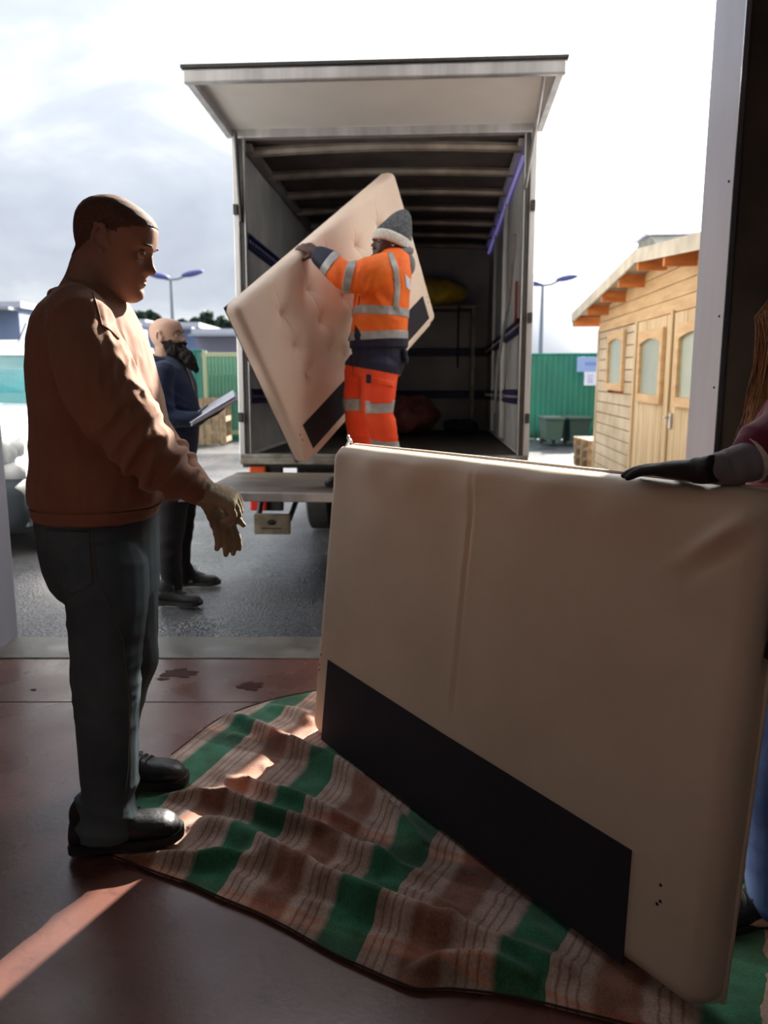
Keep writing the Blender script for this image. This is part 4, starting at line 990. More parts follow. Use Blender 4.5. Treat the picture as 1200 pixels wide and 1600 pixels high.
def headM(ear, fwd_yaw, pitch, roll=0, scale=1.0):
    """matrix for a head facing +x rotated by yaw about z (0 = +x) and pitched nose-down by pitch; the ear centre sits on `ear` (mid-plane)"""
    R = Euler((0, 0, fwd_yaw)).to_matrix() @ Euler((roll, pitch, 0)).to_matrix()
    M_ = R.to_4x4(); off = R @ (Vector((-.008, 0, .122))*scale); M_.translation = Vector(ear)-off; return M_
def eyes(parent, Mx, base, scale=1.0, closed=.5, colour=None):
    for s in (-1, 1):
        c = Mx @ (Vector((.0705, s*.031, .1205))*scale)
        e = MB().ell(c, (.0115*scale,)*3, seg=16, rin=12).build('eyeball', M['eyewhite'], parent, smooth=True); e.location = -base
        MB().ell(Mx @ (Vector((.0800, s*.031, .1195))*scale), (.0045*scale,)*3, seg=12, rin=8).build('iris', M['iris'], e, smooth=True)
        b = MB(); pts = [Mx @ (Vector((.0915-.45*abs(t)**2.2*.02-max(0, t)*.006, s*(.012+.036*(t+1)/2+.0), .1415+.004*(1-t*t)))*scale) for t in np.linspace(-1, 1, 9)]
        b.tube(pts, [.001*scale]+[.0024*scale]*6+[.0018*scale, .0008*scale], n=7).build('eyebrow', M['hair_dark'], parent, smooth=True).location = -base
def eyelids(parent, Mx, base, scale, m, zc=.003):
    Mi_ = Mx.inverted()
    for s in (-1, 1):
        c = Mx @ (Vector((.0712, s*.031, .1205))*scale); me = MB().ell(c, (.0128*scale,)*3, seg=18, rin=14).mesh('eyelid')
        bm = bmesh.new(); bm.from_mesh(me); c0 = Mi_ @ c
        bmesh.ops.delete(bm, geom=[f for f in bm.faces if (lambda q: -.0065 < (q.z-c0.z)/scale < zc)(Mi_ @ f.calc_center_median())], context='FACES'); bm.to_mesh(me); bm.free()
        o = obj('eyelid', me, m, parent, True); o.location = -base
def hand(mb, Mx, side=1, curls=((20, 25, 15),)*4, thumb=(30, 20), k=1.0, thick=1.0, spread=.06, tdir=(.62, .72, -.28)):
    """local: wrist at the origin, fingers towards +x, back of the hand +z, thumb on the +y side (side=-1 mirrors)"""
    v = lambda x, y, z: Vector((x*k, y*side*k, z*k))
    R = []
    for (x, y0, hw, ht, zc) in ((-.03, 0, .026, .020, 0), (-.01, 0, .026, .019, 0), (.01, .001, .030, .018, 0), (.04, .002, .038, .0175, 0), (.07, .001, .0415, .0155, 0), (.09, 0, .0405, .0125, -.001), (.097, 0, .036, .009, -.002)):
        ring = []
        for i in range(20):
            t = 2*PI*i/20; ct, st_ = math.cos(t), math.sin(t)
            ring.append(v(x, y0+hw*math.copysign(abs(ct)**.75, ct), zc+ht*thick*math.copysign(abs(st_)**.85, st_)))
        R.append(ring)
    mb.rings(R, M=Mx)
    Ls = ((.044, .026, .021), (.048, .030, .022), (.045, .028, .021), (.035, .021, .019)); ys = (.0305, .0105, -.0105, -.030)
    for f in range(4):
        p = Vector((.088-(.008 if f == 3 else 0), ys[f], 0)); a = 0; pts = [p.copy()]; rad = [.0098]
        sp = spread*(1.5-f)
        for j in range(3):
            a += math.radians(curls[f][j]); d = Vector((math.cos(a)*math.cos(sp), math.sin(sp)*math.cos(a), -math.sin(a)))
            for h in (.5, 1.0):
                pts.append(p+d*Ls[f][j]*h); rad.append((.0098, .0090, .0082)[j]*(1.0 if h < 1 else .96))
            p = p+d*Ls[f][j]
        rad[-1] = .0065
        pts = [v(*q) for q in pts]; mb.tube(pts, [r*k*thick for r in rad], n=12, M=Mx)
        mb.ell(pts[-1], (.0068*k*thick,)*3, seg=10, rin=8, M=Mx)
    p = Vector((.022, .022, -.006)); d = Vector(tdir).normalized(); pts = [p]; rad = [.014]
    p2 = p+d*.042; pts += [p+d*.02, p2]; rad += [.0145, .012]
    ax = Vector((0, 0, 1)).cross(d).normalized(); up = Vector((.7, -.6, -.4))
    d2 = (d+up*math.tan(math.radians(thumb[0]))*.6).normalized(); p3 = p2+d2*.03; d3 = (d2+up*math.tan(math.radians(thumb[1]))*.6).normalized(); p4 = p3+d3*.026
    pts += [p3, p4]; rad += [.0105, .0078]
    pts = [v(*q) for q in pts]; mb.tube(pts, [r*k*thick for r in rad], n=12, M=Mx); mb.ell(pts[-1], (.0078*k*thick,)*3, seg=10, rin=8, M=Mx)
def axesM(o, x, z):
    x = Vector(x).normalized(); z = Vector(z); z = (z-x*z.dot(x)).normalized(); y = z.cross(x)
    return Matrix(((x.x, y.x, z.x, o[0]), (x.y, y.y, z.y, o[1]), (x.z, y.z, z.z, o[2]), (0, 0, 0, 1)))
def shell(me, name, m, parent, base, planes=(), pred=None, off=.002, th=.002, smooth=True, world=True, label=None, biggest=True):
    """a patch of a mesh cut out by planes (point, keep-side normal) and lifted off it: bands, hair, pockets"""
    bm = bmesh.new(); bm.from_mesh(me)
    if pred is not None:
        dead = [f for f in bm.faces if not pred(f.calc_center_median(), f.normal)]
        bmesh.ops.delete(bm, geom=dead, context='FACES')
    for (p, n) in planes:
        bmesh.ops.bisect_plane(bm, geom=bm.verts[:]+bm.edges[:]+bm.faces[:], plane_co=p, plane_no=n, clear_inner=True, clear_outer=False)
    if biggest:
        seen = set(); best = []
        for f in bm.faces:
            if f in seen: continue
            st = [f]; seen.add(f); isl = []
            while st:
                g = st.pop(); isl.append(g)
                for e2 in g.edges:
                    for h in e2.link_faces:
                        if h not in seen: seen.add(h); st.append(h)
            if len(isl) > len(best): best = isl
        best = set(best); bmesh.ops.delete(bm, geom=[f for f in bm.faces if f not in best], context='FACES')
    bm.normal_update()
    ns = {v: v.normal.copy() for v in bm.verts}
    for v in bm.verts: v.co += ns[v]*off
    out = bpy.data.meshes.new(name); bm.to_mesh(out); bm.free(); out.materials.clear()
    o = obj(name, out, m, parent, smooth, label=label); o.location = -base if world else (0, 0, 0)
    md = o.modifiers.new('t', 'SOLIDIFY'); md.thickness = th; md.offset = 1
    return o
def boot(parent, base, heel, yaw, Ln=.30, m=None, sole_m=None, high=.13, z0=0.0, w=.05, laces=True, name='boot', label=None, sole_h=.026, hs=1.0, pitch=0.0):
    Mx = Matrix.Translation(heel) @ Euler((0, 0, yaw)).to_matrix().to_4x4() @ Euler((0, -pitch, 0)).to_matrix().to_4x4(); k = Ln/.30
    prof = [(.000, .030, .085), (.012, .037, .100), (.04, .040, high), (.075, .042, high+.002), (.105, .043, .108), (.135, .045, .090), (.165, .048, .078), (.20, .051, .070), (.235, .051, .067), (.262, .047, .062), (.282, .038, .052), (.295, .024, .038), (.300, .010, .030)]
    prof = [(x*k, hw*w/.05, h*(hs if x > .09 else 1)) for x, hw, h in prof]; R = []
    for (x, hw, h) in prof:
        ring = []
        for i in range(24):
            t = 2*PI*i/24; ct, st_ = math.cos(t), math.sin(t)
            zc = sole_h*.7; hh = (h-zc)/2
            wtop = hw*(1-.35*max(0, st_)*(1 if x < .12*k else .55))
            ring.append(Vector((x, wtop*math.copysign(abs(ct)**.7, ct), zc+hh+hh*math.copysign(abs(st_)**.8, st_))))
        R.append(ring)
    mb = MB().rings(R, M=Mx); mb.ell((.055*k, 0, high*.8), (.055, .040, high*.5), M=Mx)
    me = remesh(mb, .005, 3, name)
    o = obj(name, me, m, parent, True, label=label); o.location = -base
    R = []
    for (x, hw) in [(-.004, .026), (.006, .036), (.03, .042), (.08, .040), (.12, .040), (.17, .049), (.22, .054), (.26, .051), (.285, .041), (.300, .026), (.306, .012)]:
        hw *= w/.05
        lift = .004 if x < .24 else .004+(x-.24)*.10
        R.append([Vector((x*k, -hw, lift)), Vector((x*k, hw, lift)), Vector((x*k, hw*1.0, sole_h+lift)), Vector((x*k, -hw*1.0, sole_h+lift))])
    s = MB().rings(R, M=Mx)
    ho = MB().box((.04*k, 0, .008), (.075*k, .07, .016), M=Mx, bev=.003)
    s.v += []; so = s.build('sole', sole_m or M['rubber'], o); 
    ho.build('heel_block', sole_m or M['rubber'], o)
    if laces:
        lc = MB()
        for j in range(5):
            x = (.105+.017*j)*k; h = float(np.interp(x, [p[0] for p in prof], [p[2] for p in prof]))+.002
            lc.tube([Mx @ Vector((x, -.030*w/.05, h-.012)), Mx @ Vector((x+.004, -.012, h)), Mx @ Vector((x+.010, .012, h)), Mx @ Vector((x+.014, .030*w/.05, h-.012))], .0028, n=6)
        for s_ in (-1, 1):
            lc.tube([Mx @ Vector((.105*k, 0, .118)), Mx @ Vector((.115*k, s_*.02, .128)), Mx @ Vector((.13*k, s_*.034, .112)), Mx @ Vector((.125*k, s_*.036, .09))], .0026, n=6)
        lc.build('laces', M['lace'], o, smooth=True)
    return o
def skin(name, c1, c2, rough=.5): return mat(name, c1, rough, c2, 7, bump=.05, bscale=180, coords='Object')
M['skin_a'] = skin('skin_brown', srgb(164, 124, 106), srgb(148, 110, 94)); M['skin_b'] = skin('skin_light', srgb(200, 164, 144), srgb(184, 146, 128)); M['skin_c'] = skin('skin_dark', srgb(92, 60, 50), srgb(72, 48, 42)); M['skin_d'] = skin('skin_fair', srgb(214, 170, 146), srgb(200, 154, 130))
M['eyewhite'] = mat('eyewhite', srgb(220, 210, 200), .25); M['iris'] = mat('iris', srgb(50, 32, 22), .2)
M['hair_dark'] = mat('hair_dark', srgb(22, 17, 16), .75, srgb(34, 26, 24), 60, bump=.3, bscale=200)
M['stubble'] = mat('stubble', srgb(84, 58, 48), .8, srgb(104, 72, 58), 120, bump=.25, bscale=400)
M['beard'] = mat('beard', srgb(16, 13, 13), .8, srgb(30, 24, 22), 50, bump=.6, bscale=120, stretch=(1, 1, .3))
M['lace'] = mat('lace', srgb(60, 66, 70), .7)
M['boot'] = mat('boot_leather', srgb(34, 36, 40), .42, srgb(26, 28, 30), 14, bump=.15, bscale=90); M['sneaker'] = mat('sneaker', srgb(24, 24, 28), .6, srgb(36, 36, 40), 10)
M['rust'] = fabric('rust_sweat', srgb(156, 112, 90), srgb(142, 100, 80), .9, bump=.25, sheen=.15); M['denim'] = mat('denim', srgb(86, 104, 112), .85, srgb(58, 74, 84), 5, bump=.2, bscale=300, lo=.3, hi=.7)
M['denim_stitch'] = mat('denim_stitch', srgb(110, 104, 90), .8)
M['glove'] = mat('work_glove', srgb(178, 164, 138), .8, srgb(146, 132, 108), 10, bump=.3, bscale=120)
M['navy'] = fabric('navy_cotton', srgb(30, 48, 84), srgb(22, 36, 66), .85); M['blacktrouser'] = fabric('black_trouser', srgb(22, 22, 26), srgb(16, 16, 20), .9, sheen=.05)
M['hivis'] = mat('hivis_orange', srgb(255, 124, 34), .65, srgb(255, 108, 24), 6, bump=.1, bscale=60, emit=None); M['hivis2'] = mat('hivis_trouser', srgb(255, 88, 40), .65, srgb(250, 74, 30), 6, bump=.1, bscale=60)
M['reflect'] = mat('reflective_tape', srgb(178, 178, 178), .4, srgb(156, 158, 160), 20, metal=.1); M['navy_work'] = mat('navy_work', srgb(26, 28, 60), .7, srgb(18, 20, 46), 8)
M['grey_knit'] = mat('grey_knit', srgb(104, 106, 112), .95, srgb(70, 72, 78), 70, bump=.5, bscale=160); M['white_knit'] = mat('white_knit', srgb(226, 222, 214), .95, srgb(205, 200, 194), 60, bump=.5, bscale=160)
M['collar'] = mat('collar_grey', srgb(120, 118, 122), .8)
M['black_glove'] = mat('black_glove', srgb(20, 18, 20), .7, srgb(30, 28, 30), 30, bump=.2)
M['maroon'] = fabric('maroon_cotton', srgb(112, 32, 62), srgb(90, 24, 48), .85); M['grey_sleeve'] = fabric('grey_sleeve', srgb(132, 128, 136), srgb(112, 110, 118), .85); M['jeans_blue'] = mat('jeans_blue', srgb(92, 130, 196), .85, srgb(54, 84, 150), 5, bump=.2, bscale=300)
M['brown_hair'] = mat('brown_hair', srgb(176, 128, 84), .5, srgb(112, 76, 48), 30, stretch=(8, 8, .5))
def finish_person(me, base, m, label, name='person'):
    co, _ = co_no(me); co -= np.array(base); me.vertices.foreach_set('co', co.astype(np.float32).ravel()); me.update()
    o = obj(name, me, m, None, True, label=label, cat='person'); o.location = base; return o
# ------------------------------------------------------------ person A: man in the rust sweatshirt (near left, facing right)
YA = 2.17
baseA = Vector((W(190, 1290, 2.2).x, 2.22, 0))
SA = 1.08
MA = headM(W(176, 383, YA), 0, math.radians(17), scale=SA)
rowsA = [(446, 112, 176, .075), (456, 98, 186, .10), (468, 84, 192, .135), (482, 73, 200, .165), (500, 64, 209, .185), (530, 57, 224, .20), (570, 54, 236, .20), (620, 56, 250, .195), (680, 59, 262, .19), (735, 56, 266, .185), (765, 53, 262, .18), (785, 55, 252, .172), (800, 60, 241, .165), (806, 64, 238, .160)]
nearA = [(128, 512, 2.00, .075), (140, 556, 1.975, .092), (163, 612, 1.965, .098), (198, 665, 1.965, .092), (236, 710, 1.985, .074), (272, 742, 2.02, .056), (306, 764, 2.06, .036)]
farA = [(150, 515, 2.34, .075), (178, 580, 2.37, .088), (212, 650, 2.37, .082), (252, 702, 2.33, .066), (290, 741, 2.26, .050), (322, 772, 2.19, .035)]
# body
mb = MB(); head(mb, MA, SA)
limb(mb, [(160, 388, YA, .062), (150, 415, YA, .064), (143, 440, YA, .067), (138, 470, YA, .085), (135, 500, YA, .09)])
torso(mb, rowsA[2:], YA, shrink=.86)
limb(mb, nearA, shrink=.72); limb(mb, farA, shrink=.72)
jeansRows = [(785, 62, 242, .158), (810, 62, 243, .162), (850, 68, 244, .166), (885, 76, 245, .166), (908, 86, 245, .16), (925, 100, 245, .15)]
legN = [(165, 880, 2.10, .112), (168, 940, 2.09, .110), (166, 1010, 2.085, .099), (166, 1060, 2.085, .094), (168, 1120, 2.085, .087), (170, 1190, 2.085, .082), (172, 1240, 2.085, .080), (168, 1285, 2.085, .082)]
legF = [(180, 880, 2.28, .110), (188, 940, 2.32, .112), (196, 1000, 2.35, .100), (200, 1030, 2.36, .092), (187, 1080, 2.38, .085), (178, 1130, 2.39, .080), (175, 1180, 2.40, .080)]
limb(mb, legN, shrink=.78); limb(mb, legF, shrink=.78)
torso(mb, jeansRows, 2.19, shrink=.86)
mb.ell(W(150, 1322, 2.085)+Vector((.06, 0, .03)), (.12, .035, .03)).ell(W(180, 1225, 2.42)+Vector((.03, 0, .03)), (.12, .035, .03))
meA = remesh(mb, .0042, 1, 'person')
headpart = meA.copy()
pa = finish_person(meA, baseA, M['skin_a'], 'man with shaved head in a rust brown sweatshirt, standing near left pulling on gloves')
eyes(pa, MA, baseA, SA); eyelids(pa, MA, baseA, SA, M['skin_a'], -.0035)
Mi = MA.inverted()
def hair_pred(c, n):
    q = (Mi @ c)/SA
    if q.z < .045 or q.z > .30: return False
    # hairline: forehead, temple, round the ear and down to the nape
    if q.x > .02: return q.z > .160+ (q.x-.02)*.45
    if q.x > -.004: return q.z > .150
    if q.x > -.036: return q.z > .158 and abs(q.y) < .085
    return q.z > .070+max(0, (q.x+.085))*1.0
shell(headpart, 'hair', M['stubble'], pa, baseA, pred=hair_pred, off=.0003, th=.0006)
# sweatshirt
mb = MB(); torso(mb, rowsA, YA); limb(mb, nearA); limb(mb, farA)
limb(mb, [(118, 486, 2.05, .075), (128, 512, 2.0, .085)]); limb(mb, [(130, 486, 2.28, .07), (150, 515, 2.33, .08)])
for (x, y, Y, r, t) in ((243, 716, 1.985, .078, .012), (262, 733, 2.005, .068, .011), (278, 747, 2.025, .058, .010), (222, 696, 1.975, .085, .012), (292, 756, 2.04, .050, .008)):
    c = W(x, y, Y); ax = Vector((.80, .10, -.58)).normalized(); ax = (ax+Vector((random.uniform(-.2, .2), 0, random.uniform(-.2, .2)))).normalized(); u = ax.cross(Vector((0, 1, 0))).normalized(); v = ax.cross(u)
    pts = [c+(u*math.cos(a)+v*math.sin(a))*(r-.003) for a in np.linspace(0, 2*PI, 24)]; mb.tube(pts, t, n=8)
for (x, y, Y, r, t) in ((268, 716, 2.31, .062, .011), (284, 733, 2.27, .055, .010)):
    c = W(x, y, Y); ax = Vector((.78, -.3, -.55)).normalized(); u = ax.cross(Vector((0, 1, 0))).normalized(); v = ax.cross(u)
    mb.tube([c+(u*math.cos(a)+v*math.sin(a))*(r-.003) for a in np.linspace(0, 2*PI, 24)], t, n=8)
mb.tube([W(84, 470, YA+.03), W(84, 461, YA+.0), W(92, 455, YA-.04)], [.016, .020, .014], n=10)
meS = remesh(mb, .0058, 3, 'sweatshirt')
elb = W(205, 678, 1.90); armdir = (.75, .05, -.66)
def dS(co, no):
    a = .0025*vnoise(co, np.eye(3)*7, 3)
    k = gauss_at(co, W(235, 690, 1.95), .17)
    a += k*.011*(folds(co, armdir, 22, 5, 11)-.55)
    k2 = gauss_at(co, W(190, 580, 1.95), .16)
    a += k2*.007*(folds(co, (.25, .1, .9), 7, 26, 21)-.6)
    k3 = gauss_at(co, W(100, 690, 2.05), .2)
    a += k3*.006*(folds(co, (.5, .2, .8), 13, 5, 31)-.6)
    hem = np.exp(-((co[:, 2]-W(60, 775, YA).z)/.05)**2)
    a += hem*.004*vnoise(co, np.diag([26, 26, 3]), 5)
    # ribbed waistband pulls in
    a -= .006*np.exp(-((co[:, 2]-W(60, 790, YA).z)/.012)**2)
    return a
displace(meS, dS)
# open the neck
sw = obj('sweatshirt', meS, M['rust'], pa, True); sw.location = -baseA
zc = W(60, 787, YA).z
shell(meS, 'waistband', M['rust'], sw, Vector((0, 0, 0)), planes=[(Vector((0, 0, zc)), Vector((0, 0, -1)))], off=.001, th=.003)
# neck ribbing, raglan seam
nk = [];
for a in np.linspace(0, 2*PI, 28):
    c = W(147, 452, YA); nk.append(c+Vector((math.cos(a)*.064, math.sin(a)*.066, -math.cos(a)*.026+.004)))
MB().tube(nk, .009, n=8, cap=False).build('neck_rib', M['rust'], sw, smooth=True)
rs = [Vector(p) for p in (W(147, 462, 2.075), W(153, 476, 2.03), W(157, 492, 1.99), W(160, 506, 1.955))]
from mathutils.bvhtree import BVHTree
bvS = BVHTree.FromPolygons([v.co.copy() for v in meS.vertices], [p.vertices[:] for p in meS.polygons])
def snap(pts, bv, off=.001):
    out = []
    for p in pts:
        loc, nn, i, d = bv.find_nearest(p); out.append(loc+nn*off)
    return out
def raysnap(pxs, bv, off=.001):
    out = []; o_ = Vector((0, 0, CAM_H))
    for (x, y) in pxs:
        loc, nn, i, d = bv.ray_cast(o_, ray(x, y).normalized())
        if loc is not None: out.append(loc+nn*off)
    return out
def dens(pxs, k=6):
    o = []
    for a, b in zip(pxs[:-1], pxs[1:]): o += [(a[0]+(b[0]-a[0])*t/k, a[1]+(b[1]-a[1])*t/k) for t in range(k)]
    return o+[pxs[-1]]
MB().tube(raysnap(dens([(145, 458), (150, 474), (155, 492), (159, 508), (172, 516), (186, 530)]), bvS), .0018, n=6).build('raglan_seam', M['rust'], sw, smooth=True)
# cuffs
for (p, d, r) in ((W(304, 763, 2.06), Vector((.82, .12, -.42)), .036), (W(318, 769, 2.20), Vector((.7, -.35, -.6)), .034)):
    limb_c = MB(); d.normalize(); limb_c.tube([p-d*.03, p, p+d*.018, p+d*.020, p+d*.005], [r+.005, r+.006, r+.004, r-.004, r-.006], n=20, cap=False)
    limb_c.build('cuff', M['rust'], sw, smooth=True)
# jeans
mb = MB(); torso(mb, jeansRows, 2.19); limb(mb, legN); limb(mb, legF)
mb.rings([sring(W(168, 1285, 2.085).x, 2.085, W(168, y, 2.085).z, a, b, pw=2.2) for y, a, b in ((1240, .080, .078), (1265, .084, .082), (1290, .086, .084), (1304, .084, .084))])
meJ = remesh(mb, .0058, 3, 'jeans')
def dJ(co, no):
    a = .002*vnoise(co, np.eye(3)*8, 3)
    k = gauss_at(co, W(120, 935, 2.0), .14); a += k*.008*(folds(co, (.2, 0, 1), 15, 4, 2)-.6)
    k = gauss_at(co, W(170, 1060, 2.0), .16); a += k*.007*(folds(co, (.15, 0, 1), 16, 4, 8)-.6)
    k = np.clip((W(170, 1215, 2.0).z-co[:, 2])/.12, 0, 1); a += k*.012*(folds(co, (.1, 0, 1), 15, 4, 18)-.55)
    k = gauss_at(co, W(235, 1050, 2.3), .14); a += k*.010*(folds(co, (.3, 0, 1), 14, 4, 28)-.6)
    return a
displace(meJ, dJ)
je = obj('jeans', meJ, M['denim'], pa, True); je.location = -baseA
bvJ = BVHTree.FromPolygons([v.co.copy() for v in meJ.vertices], [p.vertices[:] for p in meJ.polygons])
pk = dens([(72, 828), (140, 832), (146, 912), (112, 930), (82, 905), (72, 828)])
MB().tube(raysnap(pk, bvJ), .0013, n=5).build('pocket_stitching', M['denim_stitch'], je, smooth=True)
MB().tube(raysnap(dens([(143, 815), (150, 900), (192, 1000), (202, 1100), (200, 1200), (190, 1290)], 12), bvJ), .0016, n=5).build('side_seam', M['denim_stitch'], je, smooth=True)
def quadpred(pxs):
    P2 = [(x, y) for x, y in pxs]
    def inside(x, y):
        c = False; j = len(P2)-1
        for i in range(len(P2)):
            if (P2[i][1] > y) != (P2[j][1] > y) and x < (P2[j][0]-P2[i][0])*(y-P2[i][1])/(P2[j][1]-P2[i][1])+P2[i][0]: c = not c
            j = i
        return c
    cp, sp = math.cos(PITCH), math.sin(PITCH)
    def f(c, n):
        if n.y > .1: return False
        d = c-Vector((0, 0, CAM_H)); zc = d.y*cp-d.z*sp; yu = d.y*sp+d.z*cp
        return inside(600+FPX*d.x/zc, 800-FPX*yu/zc)
    return f
shell(meJ, 'back_pocket', M['denim'], je, Vector((0, 0, 0)), pred=quadpred([(72, 828), (140, 832), (146, 912), (112, 930), (82, 905)]), off=.0005, th=.002)
# boots
boot(pa, baseA, Vector((W(117, 1330, 2.08).x, 2.065, .010)), math.radians(8), .31, M['boot'], hs=1.32, w=.054, pitch=math.radians(3))
boot(pa, baseA, Vector((W(290, 1190, 2.43).x-.305, 2.425, .010)), math.radians(3), .305, M['boot'], hs=1.25, w=.052)
# gloves: near hand closed over the wrist of the far hand, which hangs
Hn = axesM(W(316, 766, 2.07), (.93, .12, -.30), (.2, -.42, .88))
gl1 = MB(); hand(gl1, Hn, side=1, curls=((62, 55, 30), (60, 58, 30), (60, 58, 32), (58, 55, 30)), thumb=(10, 20), k=.98, thick=1.22, spread=.03, tdir=(.75, .1, -.7))
d = Hn.to_3x3() @ Vector((1, 0, 0)); o_ = Hn.translation
gl1.tube([o_-d*.035, o_-d*.01, o_+d*.02], [.036, .033, .030], n=16)
me = remesh(gl1, .0032, 2, 'glove'); displace(me, lambda co, no: .0018*(folds(co, (.9, .1, -.3), 60, 20, 4)-.5))
g = obj('glove', me, M['glove'], pa, True); g.location = -baseA
Hf = axesM(W(329, 785, 2.155), (.46, -.04, -.89), (.55, -.62, .50))
gl2 = MB(); hand(gl2, Hf, side=1, curls=((12, 14, 10), (16, 16, 10), (20, 18, 10), (24, 22, 12)), thumb=(5, 15), k=.90, thick=1.25, spread=.02, tdir=(.86, .5, .1))
d = Hf.to_3x3() @ Vector((1, 0, 0)); o_ = Hf.translation
gl2.tube([W(316, 768, 2.19), o_-d*.01, o_+d*.02], [.033, .030, .029], n=16)
me = remesh(gl2, .0032, 2, 'glove'); displace(me, lambda co, no: .0015*(folds(co, (.4, 0, -.9), 60, 20, 4)-.5))
g = obj('glove', me, M['glove'], pa, True); g.location = -baseA
# ------------------------------------------------------------ person B: bearded man with papers (outside, facing right)
YB = 4.77
baseB = Vector((W(283, 910, YB).x, YB, 0))
MBh = headM(W(261, 528, YB), math.radians(-14), math.radians(-9), scale=1.02)
rowsB = [(556, 248, 276, .06), (564, 240, 284, .12), (576, 237, 294, .18), (600, 236, 305, .20), (640, 238, 310, .19), (680, 242, 309, .175), (708, 246, 306, .165), (717, 249, 303, .155)]
armBn = [(256, 580, 4.60, .070), (254, 615, 4.565, .064), (262, 648, 4.56, .058), (290, 656, 4.56, .048), (312, 653, 4.58, .038)]
armBf = [(268, 580, 4.95, .070), (278, 620, 5.0, .062), (292, 650, 4.96, .055), (318, 648, 4.86, .040)]
legBn = [(270, 725, 4.66, .105), (270, 770, 4.63, .100), (268, 820, 4.60, .082), (266, 860, 4.58, .068), (268, 922, 4.58, .066)]
legBf = [(281, 725, 4.88, .105), (284, 770, 4.90, .098), (284, 820, 4.93, .078), (282, 860, 4.95, .066), (284, 900, 4.96, .064)]
mb = MB(); head(mb, MBh, 1.02, jaw=.9)
limb(mb, [(258, 530, YB, .056), (257, 548, YB, .057), (258, 565, YB, .07)])
torso(mb, rowsB[1:], YB, shrink=.85); limb(mb, armBn, shrink=.7); limb(mb, armBf, shrink=.7); limb(mb, legBn, shrink=.62); limb(mb, legBf, shrink=.62)
mb.ell(Vector((W(275, 930, 4.58).x, 4.57, .04)), (.07, .026, .02)).ell(Vector((W(292, 905, 4.96).x, 4.97, .04)), (.07, .026, .02))
meB = remesh(mb, .0055, 1, 'person')
hp_ = meB.copy()
pb = finish_person(meB, baseB, M['skin_b'], 'bald man with long black beard in navy hoodie holding papers outside')
eyes(pb, MBh, baseB, 1.02); eyelids(pb, MBh, baseB, 1.02, M['skin_b'], .002)
Mi2 = MBh.inverted()
def beard_pred(c, n):
    q = (Mi2 @ c)/1.02
    if q.z < -.02 or q.z > .115: return False
    if q.x < -.004: return False
    if q.x < .03: return q.z > .0 and q.z < .098
    if q.z > .075: return q.z < .082 - (.0 if abs(q.y) > .03 else .0) or (q.x < .05 and q.z < .1)
    if abs(q.y) < .02 and .052 < q.z < .066: return False
    return True
shell(hp_, 'beard_stubble', M['beard'], pb, baseB, pred=beard_pred, off=.004, th=.004)
def Lb(x, y, z): return MBh @ (Vector((x, y, z))*1.02)
mb = MB()
for (x, y, z, rx, ry, rz) in ((.035, .045, .045, .045, .022, .042), (.035, -.045, .045, .045, .022, .042), (.078, 0, .030, .030, .050, .026), (.090, 0, .000, .042, .054, .040), (.108, 0, -.030, .038, .048, .042), (.124, 0, -.056, .028, .036, .036), (.136, 0, -.080, .017, .022, .028), (.092, .022, .073, .010, .018, .006), (.092, -.022, .073, .010, .018, .006), (.05, 0, .005, .05, .048, .03)):
    mb.ell(Lb(x, y, z), (rx, ry, rz), R=MBh.to_3x3())
me = remesh(mb, .005, 2, 'beard'); displace(me, lambda co, no: .006*(1-np.abs(vnoise(co, np.diag([45, 45, 12]), 4))*2)-.003)
o = obj('beard', me, M['beard'], pb, True); o.location = -baseB
# hoodie
mb = MB(); torso(mb, rowsB, YB); limb(mb, armBn); limb(mb, armBf)
me = remesh(mb, .008, 2, 'hoodie')
displace(me, lambda co, no: .006*vnoise(co, np.eye(3)*7, 1)+gauss_at(co, W(265, 645, 4.55), .2)*.010*(folds(co, (.5, 0, .8), 16, 5, 7)-.6)+gauss_at(co, W(285, 690, 4.6), .25)*.006*(folds(co, (.2, 0, 1), 12, 3, 9)-.6))
hd_ = obj('hoodie', me, M['navy'], pb, True); hd_.location = -baseB
mb = MB(); c = W(253, 560, YB)
mb.tube([c+Vector((math.cos(a)*.088-.012, math.sin(a)*.100, -.02*math.cos(a)-.012)) for a in np.linspace(.7, 2*PI-.7, 22)], [.016]+[.028]*20+[.016], n=12)
mb.ell(c+Vector((-.11, 0, -.035)), (.055, .11, .06))
me = remesh(mb, .008, 3, 'hood'); o = obj('hood', me, M['navy'], hd_, True)
bvB = BVHTree.FromPolygons([v.co.copy() for v in hd_.data.vertices], [p.vertices[:] for p in hd_.data.polygons])
MB().tube(raysnap(dens([(290, 572), (297, 590), (303, 610)]), bvB, .003), .003, n=6).build('drawstring', M['white_paint'], hd_, smooth=True)
# trousers
mb = MB(); torso(mb, [(706, 249, 303, .150), (720, 248, 304, .158), (745, 247, 305, .160), (765, 248, 304, .15)], YB); limb(mb, legBn); limb(mb, legBf)
me = remesh(mb, .008, 2, 'trousers'); displace(me, lambda co, no: .006*(folds(co, (0, 0, 1), 10, 4, 3)-.6)*1.0)
tb = obj('trousers', me, M['blacktrouser'], pb, True); tb.location = -baseB
a_ = W(264, 775, 4.50); 
sh_ = MB(); sh_.rings([sring(W(276, 770, 4.65).x, 4.66, W(276, y, 4.6).z, .122, .118, n=24) for y in (766, 770, 776, 782)], cap=False)
o = sh_.build('shirt_hem', M['paper'], pb, True); o.location = -baseB; o.modifiers.new('s', 'SOLIDIFY').thickness = .004
boot(pb, baseB, Vector((W(247, 932, 4.56).x, 4.56, 0)), math.radians(-8), .27, M['sneaker'])
boot(pb, baseB, Vector((W(278, 905, 4.98).x, 4.98, 0)), math.radians(5), .27, M['sneaker'])
